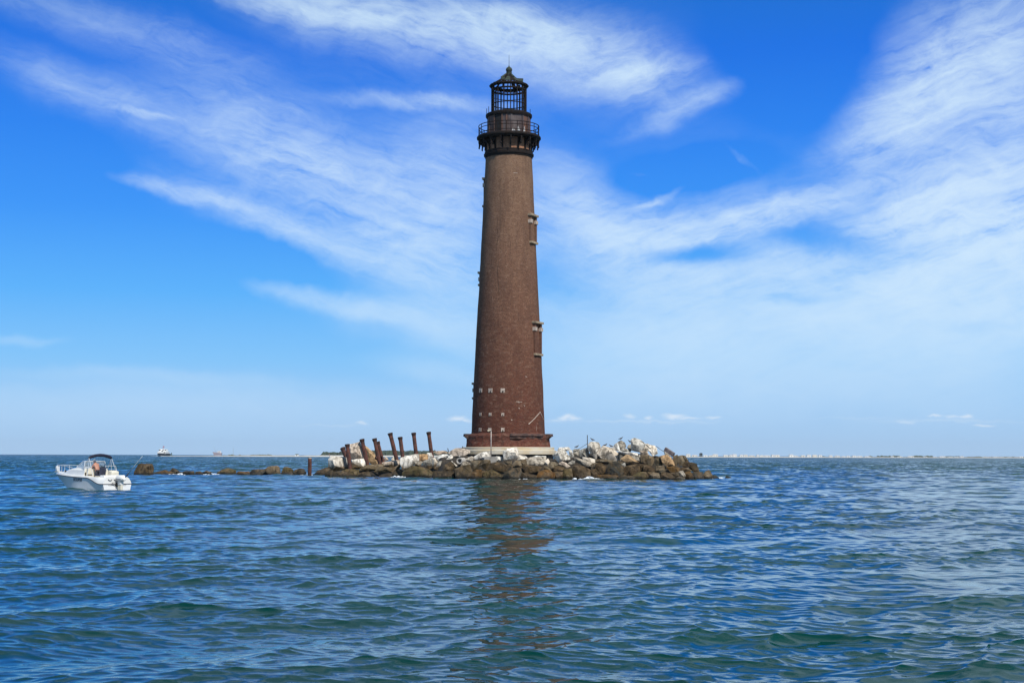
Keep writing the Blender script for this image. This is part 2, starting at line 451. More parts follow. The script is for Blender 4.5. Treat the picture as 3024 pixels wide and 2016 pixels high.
# crumbling foot of the tower
z0, z1 = tz(1321), tz(1280)
def pj(a, z): return .10 * mnoise.noise((a * 4, z * 1.5, 7)) + .07 * mnoise.noise((a * 13, z * 3.5, 2)) - max(0, .3 * mnoise.noise((a * 2.3, z * .9, 5)))
MB().lathe([(tr(125, 1318), z0 - .3)] + [(tr(124.5 - 4 * k / 10 - (2.5 if k > 8 else 0), 1318 - k * 3.9), z0 + (z1 - z0) * k / 10) for k in range(10)] + [(tr(116, 1282), z1 - .12), (tr(108, 1280), z1 + .05), (tr(104, 1280), z1 + .05)], 140, jit=pj).build('plinth', M_RED, LH)
def arc(name, a0, a1, prof, m, n, jit=.1, seed=0, parent=LH):
    return MB().lathe(prof, n, R(a0), R(a1), lambda a, z: jit * mnoise.noise((a * 9, z * 6, seed)), closed=True).build(name, m, parent)
cz0, cz1 = tz(1297), tz(1281)
M_CORN = mat('broken_brick_cornice', (.10, .055, .042), .9, 0, .5, 2, .6, (.05, .03, .026))
def cornice(h): return [(tr(112, 1290), cz0), (tr(122, 1290), cz0 + .05), (tr(h - 3, 1290), cz0 + .3), (tr(h, 1290), cz1 - .25), (tr(h - 1, 1290), cz1), (tr(112, 1290), cz1)]
arc('cornice_fragment', -120, -74, cornice(131), M_CORN, 18, .14, 1)
arc('cornice_fragment', 68, 118, cornice(132), M_CORN, 20, .16, 2)
arc('cornice_fragment', 3, 56, cornice(126), M_CORN, 26, .1, 3)
arc('cornice_fragment', 140, 215, cornice(131), M_CORN, 26, .12, 4)
# joist sockets of the lost keeper's house
for y, hs, row in ((1152.5, 6.3, 0), (1223, 4.6, 1), (1268.5, 5.6, 2)):
    for px in (1420, 1449, 1485):
        a, z, p = on_shaft(px + (0, -3, -6)[row] * (.3 if px < 1480 else 0), y, -.04)
        u = Vector((math.cos(a), math.sin(a), 0)); n_ = Vector((math.sin(a), -math.cos(a), 0))
        s = hs * TD / FPX
        q = [(-1, -1), (-.95, 1), (1.0, .97), (1, -.8), (.35, -1.05), (.3, -.2), (-.25, -.1), (-.3, -1.0)]
        so_ = MB().prism([(c * s * (.92 if row else 1.0), d * s) for c, d in q], p, u, Vector((0, 0, 1)), n_, .2).build('joist_socket', M_PALE, LH)
        MB().box(p + Vector((0, 0, -s * .5)) + n_ * .03, (s * .6, .12, s * .9), Matrix.Rotation(a, 3, 'Z')).build('socket_hole', M_DARK, so_)
# scar of the old roof gable, mortar patches
def scar(pts, w, name='roof_scar', m=M_PALE):
    mb = MB()
    pp = []
    for (xa, ya), (xb, yb) in zip(pts, pts[1:]):
        for k in range(5):
            pp.append((xa + (xb - xa) * k / 5, ya + (yb - ya) * k / 5))
    pp.append(pts[-1])
    vs = []; fs = []
    for i, (x, y) in enumerate(pp):
        a, z, p = on_shaft(x, y, .03)
        b_, _, q = on_shaft(x + .3, y + w * (1 + .5 * mnoise.noise((x * .2, y * .2, 0))), .03)
        vs += [p, q, p * 1.0 + Vector((-math.sin(a) * .1, math.cos(a) * .1, 0)), q + Vector((-math.sin(a) * .1, math.cos(a) * .1, 0))]
    for i in range(len(pp) - 1):
        k = i * 4; l = k + 4
        fs += [(k, k + 1, l + 1, l), (k, l, l + 2, k + 2), (k + 1, k + 3, l + 3, l + 1)]
    return mb.add(vs, fs).build(name, m, LH)
scar([(1560, 1250), (1568, 1244), (1578, 1234), (1595, 1215), (1600, 1225), (1605, 1236)], 2.6)
scar([(1583, 1251), (1584, 1260), (1584, 1270)], 3.2, 'mortar_patch')
for pts, w in (([(1524, 1184.5), (1541, 1186)], 1.8), ([(1531, 1186), (1533, 1190)], 3), ([(1546, 1194), (1549, 1198)], 2.2), ([(1531, 1203), (1534, 1204)], 2.2), ([(1509, 1238), (1513, 1239)], 2.2), ([(1523, 1218), (1525, 1226)], 1.2), ([(1516, 510), (1532, 511)], 1.2), ([(1550, 1110), (1556, 1112)], 1.2)):
    scar(pts, w, 'mortar_patch')
def bricks(pts, w): return scar(pts, w, 'red_brick_repair', M_RED)
bricks([(1590, 1243), (1604, 1244)], 34)
# long crack
scar([(1471, 640), (1468, 672), (1472, 700), (1466, 726), (1473, 768), (1469, 800), (1474, 850), (1474, 885)], .9, 'crack', M_DARK)
# windows
def window(a, ztop, zsill, w=1.15, hood=True, d=.08):
    """blind stone trimmed window standing proud of the wall"""
    zm = (ztop + zsill) / 2
    r = shaft_r(zm) - .02 - d
    rz = Matrix.Rotation(a, 3, 'Z')
    def at(x, y, z, rr=None): return rz @ Vector((x, -(rr or r) - y, z))
    f = empty('window'); f.parent = LH
    for s in (-1, 1):
        MB().box(at(s * w * .62, -.05, zm), (w * .3, .5, ztop - zsill), rz).build('jamb', M_BRICK, f)
    MB().box(at(0, -.22, zm), (w * .96, .3, ztop - zsill - .02), rz).build('opening', M_DARK, f)
    if hood:
        MB().box(at(0, .08, ztop + .14), (w * 1.75, .6, .24), rz).build('hood', M_STONE, f, bevel=.03)
        for s in (-1, 1):
            MB().box(at(s * w * .62, .06, ztop - .6), (w * .42, .5, .42), rz).build('hood_block', M_PALE, f, bevel=.03)
    MB().box(at(0, .07, zsill - .13), (w * 1.6, .58, .24), rz).build('sill', M_STONE, f, bevel=.03)
    MB().box(at(-w * .1, .0, zm - .4), (w * .5, .1, ztop - zsill - 1.0), rz).build('shutter', M_BRICK, f)
window(R(66), tz(645), tz(718), 1.15)
window(R(64), tz(960), tz(1046), 1.2)
window(R(-103), tz(532), tz(606), 1.0, d=.24)
window(R(-103), tz(809), tz(838), 1.0, d=.24)
window(R(-104), tz(1136), tz(1172), .9, d=.22)
# collar, brick drum, brackets, gallery
def ring(name, prof, m, n=96, parent=LH, smooth=True):
    return MB().lathe(prof, n).build(name, m, parent, smooth, angle=35)
def rz_(h, y): return (tr(h, y), tz(y))
ring('collar', [rz_(66, 470), rz_(70, 469), rz_(70.5, 466), rz_(73.5, 463), rz_(74, 458), rz_(71, 455), rz_(71.5, 451), rz_(69, 449), rz_(66, 449)], M_IRON)
ring('upper_wall', [rz_(66.5, 452), rz_(66.5, 402)], M_DRUM)
deck_z = tz(406)
ring('gallery_deck', [rz_(64, 417), rz_(88, 417), rz_(91, 414), rz_(94.5, 412), rz_(94.8, 408), rz_(92.5, 405), rz_(60, 405)], M_IRON)
NBR = 18
for k in range(NBR):
    a = R(4.2 + k * 360 / NBR)
    u = Vector((math.sin(a), -math.cos(a), 0)); t = Vector((math.cos(a), math.sin(a), 0))
    s = TD / FPX
    pl = [(66, 449), (69, 449), (70, 440), (73, 432), (78, 428.5), (82, 428), (86, 427), (90, 425), (91, 417), (66, 417)]
    br = MB().prism([(tr(h, y), tz(y)) for h, y in pl], (0, 0, 0), u, Vector((0, 0, 1)), t, .16).build('bracket', M_IRON, LH)
    for h, y0, y1 in ((88, 426, 440), (78.5, 428, 440)):
        MB().tube([u * tr(h, y0) + Vector((0, 0, tz(y0))), u * tr(h, (y0 + y1) / 2) + Vector((0, 0, tz((y0 + y1) / 2))), u * tr(h, y1 - 3) + Vector((0, 0, tz(y1 - 3))), u * tr(h, y1) + Vector((0, 0, tz(y1)))], [.06, .07, .10, .03], 8).build('pendant', M_IRON, br)
rail = empty('gallery_railing'); rail.parent = LH
for y, r in ((375, .045), (384, .04), (398.5, .04)):
    MB().tube([(tr(89, y) * math.sin(2 * math.pi * k / 72), -tr(89, y) * math.cos(2 * math.pi * k / 72), tz(y)) for k in range(73)], r, 6, False).build('rail', M_IRON, rail)
for k in range(18):
    a = R(-4 + k * 20)
    MB().tube([(tr(89, 400) * math.sin(a), -tr(89, 400) * math.cos(a), tz(y)) for y in (405, 374)], .045, 6).build('rail_post', M_IRON, rail)
# watch room
def aw(d): return R(d)
ring('watch_room_wall', [rz_(63, 406), rz_(63, 346)], M_PANEL)
dr = MB()
ra, rb = tr(63.4, 375), tr(61, 375)
dr.lathe([(ra, tz(404)), (ra, tz(349))], 8, R(-41), R(-19))
dr.build('doorway', M_DARK, LH, True)
for a0, a1, m in ((-80, -42, M_RUST), (40, 85, M_RUST)):
    MB().lathe([(tr(63.5, 375), tz(405)), (tr(63.5, 375), tz(347))], 14, R(a0), R(a1)).build('iron_panel', m, LH, True)
for a in (-42, -18, -6, 7, 40, 62, -64, 100, 140, 180, 220, 260):
    MB().box((tr(63.6, 375) * math.sin(R(a)), -tr(63.6, 375) * math.cos(R(a)), (tz(405) + tz(346)) / 2), (.16, .1, tz(346) - tz(405)), Matrix.Rotation(R(a), 3, 'Z')).build('wall_batten', M_RUST if a < 0 else M_PANEL, LH)
for a, h in ((10, .5), (14, .35), (24, .75), (27, .5), (43, .8)):
    r = tr(66, 403)
    MB().prism([(-.18, 0), (.16, 0), (.02, h)], (r * math.sin(R(a)), -r * math.cos(R(a)), deck_z + .1), (math.cos(R(a)), math.sin(R(a)), 0), (0, 0, 1), (math.sin(R(a)), -math.cos(R(a)), 0), .05).build('torn_sheet', M_WHITE, LH)
ring('watch_room_rim', [rz_(60, 350), rz_(66.5, 350), rz_(68.5, 346.5), rz_(68.5, 341), rz_(66, 339), rz_(48, 339)], M_IRON)
for a, y in ((-80, 324), (-63, 322), (70, 328)):
    r = tr(66.5, 340)
    MB().tube([(r * math.sin(R(a)), -r * math.cos(R(a)), tz(341)), (r * math.sin(R(a)), -r * math.cos(R(a)), tz(y))], .035, 5).build('spike', M_IRON, LH)
# open lantern cage
cage = empty('lantern_cage'); cage.parent = LH
NB = 16
rc = tr(50.5, 300)
for k in range(NB):
    a = R(5.6 + k * 360 / NB)
    wd = .17 if k in (4, 11, 12, 3) else .10
    MB().box((rc * math.sin(a), -rc * math.cos(a), (tz(340) + tz(258)) / 2), (wd, .16, tz(258) - tz(340)), Matrix.Rotation(a, 3, 'Z')).build('lantern_bar', M_IRON, cage)
for y, h, t in ((268, 48.5, .11), (310, 49.5, .06), (285, 49.5, .035), (336, 50, .1)):
    r = tr(h, y)
    MB().tube([(r * math.sin(2 * math.pi * k / 64), -r * math.cos(2 * math.pi * k / 64), tz(y)) for k in range(65)], t, 6, False).build('lantern_ring', M_IRON, cage)
# wrecked roof
roof = empty('lantern_roof'); roof.parent = LH
ring('roof_rim', [rz_(50.5, 260), rz_(54, 260), rz_(58, 257), rz_(58.6, 254), rz_(55, 251.5), rz_(50.5, 251)], M_IRON, 16, roof, False)
def roof_pt(a, t, lift=0.0):           # t = 0 at the rim, 1 at the hub
    h = 52 + (9.5 - 52) * t
    y = 251 - 28 * (t ** 1.25) - lift
    return Vector((tr(h, 250) * math.sin(a), -tr(h, 250) * math.cos(a), tz(y)))
for k in range(NB):
    a = R(5.6 + k * 360 / NB)
    MB().tube([roof_pt(a, t / 6) for t in range(7)], .06, 6).build('roof_rib', M_IRON, roof)
for k, t0, t1 in ((0, .0, 1), (1, 0, 1), (15, 0, .75), (14, 0, .55), (2, .2, 1), (3, 0, .5), (13, .0, .4)):
    a0, a1 = R(5.6 + k * 22.5), R(5.6 + (k + 1) * 22.5)
    vs = []; fs = []
    for i in range(5):
        t = t0 + (t1 - t0) * i / 4
        for j in range(4):
            p = roof_pt(a0 + (a1 - a0) * j / 3, t, .6)
            vs += [p, p + Vector((0, 0, .05))]
    for i in range(4):
        for j in range(3):
            c = (i * 4 + j) * 2; d = c + 2; e = c + 8; g = e + 2
            fs += [(c, d, g, e), (c + 1, e + 1, g + 1, d + 1)]
    MB().add(vs, fs).build('roof_plate', M_COPPER if k in (15, 1, 8) else M_IRON, roof)
s = TD / FPX
def tp(px, y, back=0.0): return Vector((P(px, y, TD + back).x - TX, back, P(px, y, TD + back).z))
def plate(pts, back, m, name='roof_plate', th=.06):
    vs = [tp(x, y, b_ if b_ is not None else back) for x, y, b_ in pts]
    n_ = (vs[1] - vs[0]).cross(vs[2] - vs[0]).normalized() * th
    k = len(vs)
    fs = [tuple(range(k)), tuple(range(2 * k - 1, k - 1, -1))] + [(i, (i + 1) % k, k + (i + 1) % k, k + i) for i in range(k)]
    return MB().add(vs + [v + n_ for v in vs], fs).build(name, m, roof)
plate([(1518, 231, -.3), (1545, 232, -.9), (1544, 242, -1.2), (1524, 241, -.6)], 0, M_COPPER, 'bent_roof_plate')
plate([(1510, 249, .5), (1519, 246, .3), (1528, 271, .6), (1518, 275, .9)], 0, M_IRON, 'hanging_plate')
plate([(1483, 249, .4), (1490, 248, .4), (1489, 259, .5), (1485, 260, .5)], 0, M_IRON, 'hanging_plate')
plate([(1528, 250, .8), (1537, 252, .8), (1535, 262, .9), (1530, 259, .9)], 0, M_IRON, 'hanging_plate')
plate([(1480, 229, -1.0), (1491, 227, -1.1), (1489, 238, -1.5), (1482, 240, -1.4)], 0, M_COPPER, 'bent_roof_plate')
for a, b_ in (((1482, 262), (1475, 274)), ((1526, 250), (1540, 268)), ((1533, 258), (1524, 272)), ((1462, 267), (1474, 252))):
    MB().tube([tp(*a, .3), tp(*b_, 1.2)], .05, 5).build('loose_rod', M_IRON, roof)
hub = MB().lathe([rz_(h, y) for h, y in ((1, 234), (12, 233), (9.5, 228), (8.2, 222), (7.6, 217.5), (8.6, 217), (8.6, 214.5), (6.8, 214), (8.4, 211.5), (9.4, 208), (9.2, 204.5), (7, 201), (4, 199), (1.8, 197), (.8, 193), (.3, 192))], 28).build('ventilator', M_COPPER, roof, True, angle=40)
MB().tube([(0, 0, tz(195)), (0, 0, tz(162))], [.03, .016], 6).build('lightning_rod', M_IRON, hub)
for k in range(4):
    a = R(30 + 90 * k)
    MB().tube([Vector((tr(7.5, 218) * math.sin(a), -tr(7.5, 218) * math.cos(a), tz(218))), roof_pt(a, .62, 3)], [.09, .14], 6).build('hub_brace', M_COPPER, roof)

# ------------------------------------------------------------------ round concrete base
PB = empty('concrete_platform', (TX, TD, 0))
tag(PB, 'round stepped concrete platform carrying the brick lighthouse', 'platform')
def cyl(name, h0, y0, y1, m=M_CONC):
    f = (TD - 5.6) / TD
    r = tr(h0, 1330) * f
    za, zb_ = P(1500, y0, TD - r).z, P(1500, y1, TD - r).z
    return MB().lathe([(r - .12, za), (r, za + .06), (r, zb_ - .05), (r - .06, zb_), (.5, zb_)], 96, jit=lambda a, z: .03 * mnoise.noise((a * 6, z, 0))).build(name, m, PB)
cyl('upper_step', 141, 1330, 1319.3)
cyl('lower_slab', 147, 1342, 1328.3)
cyl('footing', 138, 1365, 1341.7, mat('shaded_rubble_concrete', (.10, .085, .07), .9, 0, .4, 2, .5))  # shade under the slab is put into this darker concrete colour
# ------------------------------------------------------------------ boulders
def rock_mat():
    m, nt, b = newmat('granite_boulder')
    oi = nd(nt, 'ShaderNodeObjectInfo')
    pos = nd(nt, 'ShaderNodeNewGeometry').outputs['Position']
    off = nd(nt, 'ShaderNodeVectorMath', {0: pos, 1: nd(nt, 'ShaderNodeCombineXYZ', {0: mth(nt, 'MULTIPLY', oi.outputs['Random'], 90.0)}).outputs[0]}, operation='ADD').outputs[0]
    z = nd(nt, 'ShaderNodeSeparateXYZ', {0: pos}).outputs[2]
    n1 = fnoise(nt, off, 1.3, 6, .65)
    n2 = fnoise(nt, off, 5.0, 5, .65)
    stk = fnoise(nt, off, 1.0, 4, .6, (2.6, 2.6, .25), .4)
    up = oi.outputs['Color']
    up = mix(nt, mrange(nt, n1, .42, .66, 0, .38), up, mix(nt, 1.0, up, (.62, .55, .46), 'MULTIPLY'))
    up = mix(nt, mrange(nt, stk, .5, .58, 0, .75), up, mix(nt, 1.0, up, (.36, .35, .34), 'MULTIPLY'))
    up = mix(nt, mrange(nt, stk, .47, .38, 0, .4), up, mix(nt, 1.0, up, (1.3, 1.28, 1.25), 'MULTIPLY'))
    up = mix(nt, mrange(nt, n2, .55, .72, 0, .5), up, mix(nt, 1.0, up, (.5, .46, .4), 'MULTIPLY'))
    up = mix(nt, mrange(nt, n2, .42, .58, 0, .3), mix(nt, 1.0, up, (1.22, 1.2, 1.15), 'MULTIPLY'), mix(nt, 1.0, up, (.62, .58, .52), 'MULTIPLY'))
    vor = nd(nt, 'ShaderNodeTexVoronoi', {'Vector': nd(nt, 'ShaderNodeVectorMath', {0: off, 1: nd(nt, 'ShaderNodeVectorMath', {0: nd(nt, 'ShaderNodeTexNoise', {'Vector': off, 'Scale': 1.5, 'Detail': 3}).outputs['Color'], 1: (.9, .9, .9)}, operation='MULTIPLY').outputs[0]}, operation='ADD').outputs[0], 'Scale': .62}, feature='DISTANCE_TO_EDGE').outputs[0]
    crk = mrange(nt, vor, .012, .035, 1, 0)
    up = mix(nt, mth(nt, 'MULTIPLY', crk, .4), up, mix(nt, 1.0, up, (.16, .14, .12), 'MULTIPLY'))
    # the tide leaves a brown weedy band, black at the waterline
    weed = ramp(nt, fnoise(nt, off, .9, 5, .65), [(.3, (.022, .018, .010)), (.45, (.070, .048, .020)), (.56, (.15, .10, .055)), (.62, (.20, .15, .095)), (.7, (.065, .06, .022))])
    zt = mth(nt, 'ADD', z, mth(nt, 'MULTIPLY', mth(nt, 'SUBTRACT', n1, .5), 1.5))
    tide = mth(nt, 'MULTIPLY', oi.outputs['Alpha'], 5.0)
    f = mrange(nt, mth(nt, 'SUBTRACT', zt, tide), .28, -.28)
    lum = nd(nt, 'ShaderNodeSeparateColor', {0: oi.outputs['Color']}).outputs[0]
    c = mix(nt, f, up, weed)
    c = mix(nt, mth(nt, 'MULTIPLY', mrange(nt, lum, .3, .15), mrange(nt, fnoise(nt, off, 2.2, 5, .7), .4, .62, 0, .75)), c, weed)
    zw = mth(nt, 'ADD', z, mth(nt, 'MULTIPLY', mth(nt, 'SUBTRACT', n1, .5), .7))
    wet = mrange(nt, zw, .42, .12)
    c = mix(nt, mth(nt, 'MULTIPLY', wet, .9), c, (.011, .011, .009))
    nt.links.new(c, b.inputs['Base Color'])
    nt.links.new(mrange(nt, zw, .2, 1.0, .45, .93), b.inputs['Roughness'])
    b.inputs['Specular IOR Level'].default_value = .25
    hh = mth(nt, 'SUBTRACT', mth(nt, 'ADD', mth(nt, 'MULTIPLY', n2, .8), n1), mth(nt, 'MULTIPLY', crk, .8))
    nt.links.new(nd(nt, 'ShaderNodeBump', {'Height': hh, 'Strength': .7, 'Distance': .14}).outputs[0], b.inputs['Normal'])
    return m
M_ROCK = rock_mat()
TONE = {'w': (.60, .555, .49), 'W': (.74, .71, .66), 'g': (.33, .31, .275), 't': (.43, .29, .165), 'p': (.51, .42, .345), 'b': (.070, .048, .028), 'o': (.125, .066, .020), 'k': (.028, .029, .026), 'v': (.085, .068, .030), 'd': (.055, .042, .027), 's': (.165, .135, .095)}
TIDE = {'w': 1.35, 'W': 1.2, 'g': 1.3, 't': 1.1, 'p': 1.2, 'b': .0, 'o': .0, 'k': .0, 'v': .0, 'd': .0, 's': .9}
ZN = {2: (960, 1270, 10.453), 3: (1120, 1270, 10.453), 4: (1280, 1300, 13.065), 5: (1440, 1300, 13.065), 6: (1600, 1300, 13.065), 7: (1760, 1285, 11.2), 8: (1900, 1300, 8.711), 9: (380, 1350, 7.84), 10: (660, 1350, 7.35)}
def rock_obj(name, pix, D, tone, label, cat='boulder', group=None, low=False, lean=.38, thick=.85, ridge=None, tide=None, bev=.022, seed=0, bulge=.34):
    rng = random.Random(seed)
    D = D * K
    n = len(pix)
    ar = abs(sum(pix[i][0] * pix[(i + 1) % n][1] - pix[(i + 1) % n][0] * pix[i][1] for i in range(n))) / 2
    size = math.sqrt(ar) * D / FPX
    mx, my = sum(p[0] for p in pix) / n, sum(p[1] for p in pix) / n
    pix = [(mx + (x - mx) * 1.07, my + (y - my) * (1.1 if y > my else 1.02)) for x, y in pix]
    xs = [p[0] for p in pix]; ys = [p[1] for p in pix]
    y0, y1 = min(ys), max(ys)
    cx, cy = sum(xs) / n, sum(ys) / n
    front = []
    for x, y in pix:
        v = (y - y0) / (y1 - y0 + 1e-6)
        front.append(P(x, y, D + lean * size * (1 - v) + rng.uniform(-.08, .14) * size))
    pts = list(front)
    if ridge:
        pts += [P(x, y, D + d * size) for x, y, d in ridge]
    else:
        for k in range(2):
            i = rng.randrange(n); t = rng.uniform(.2, .55)
            x, y = cx + (xs[i] - cx) * t, cy + (ys[i] - cy) * t
            v = (y - y0) / (y1 - y0 + 1e-6)
            pts.append(P(x, y, D + lean * size * (1 - v) * .6 - rng.uniform(.5, 1) * bulge * size))
    c = sum(front, Vector()) / n
    for f in front:
        q = c + (f - c) * rng.uniform(.66, .88)
        pts.append(Vector((q.x, f.y + thick * size * rng.uniform(.8, 1.1), q.z - .05 * size)))
    if low:
        for f in [p for p in pts if p.z < .6]:
            pts.append(Vector((f.x, f.y, -1.0)))
    bm = bmesh.new()
    for p in pts: bm.verts.new(p - c)
    r = bmesh.ops.convex_hull(bm, input=bm.verts)
    dead = [g for g in r['geom_interior'] + r['geom_unused'] if isinstance(g, bmesh.types.BMVert)]
    if dead: bmesh.ops.delete(bm, geom=list(set(dead)), context='VERTS')
    bmesh.ops.dissolve_limit(bm, angle_limit=R(7), verts=bm.verts, edges=bm.edges)
    bmesh.ops.bevel(bm, geom=[e for e in bm.edges if len(e.link_faces) == 2 and e.calc_face_angle(0) > .3], offset=bev * min(size, 1.6), segments=1, affect='EDGES')
    bmesh.ops.triangulate(bm, faces=bm.faces)
    for lim in (.7, .4, .28):
        L = [e for e in bm.edges if e.calc_length() > lim * max(1, size * .45)]
        if L: bmesh.ops.subdivide_edges(bm, edges=L, cuts=1)
        bmesh.ops.triangulate(bm, faces=[f for f in bm.faces if len(f.verts) > 4])
    bm.normal_update()
    o3 = Vector((seed * 3.7, seed * 1.3, 0))
    for v in bm.verts:
        a = .028 * min(size, 1.6)
        q = v.co / max(.6, size) * 2.2 + o3
        d = mnoise.noise(q) * a + mnoise.noise(q * 2.7) * a * .55 + mnoise.noise(q * 6) * a * .25
        v.co += v.normal * d
    me = bpy.data.meshes.new(name)
    bmesh.ops.recalc_face_normals(bm, faces=bm.faces)
    bm.to_mesh(me); bm.free()
    for p in me.polygons: p.use_smooth = True
    me.set_sharp_from_angle(angle=R(16))
    me.materials.append(M_ROCK)
    o = bpy.data.objects.new(name, me); COL.objects.link(o)
    o.location = c
    lum = rng.uniform(.84, 1.1); wm = rng.uniform(-.05, .05)
    jt = [TONE[tone][0] * lum * (1 + wm), TONE[tone][1] * lum, TONE[tone][2] * lum * (1 - wm)]
    td = (TIDE[tone] if tide is None else tide) * rng.uniform(.85, 1.15)
    o.color = (*[min(.8, j) for j in jt], td / 5)
    tag(o, label, cat, group)
    return o
GI = 'boulders heaped round the lighthouse'
GB = 'low rocks of the sunken breakwater'
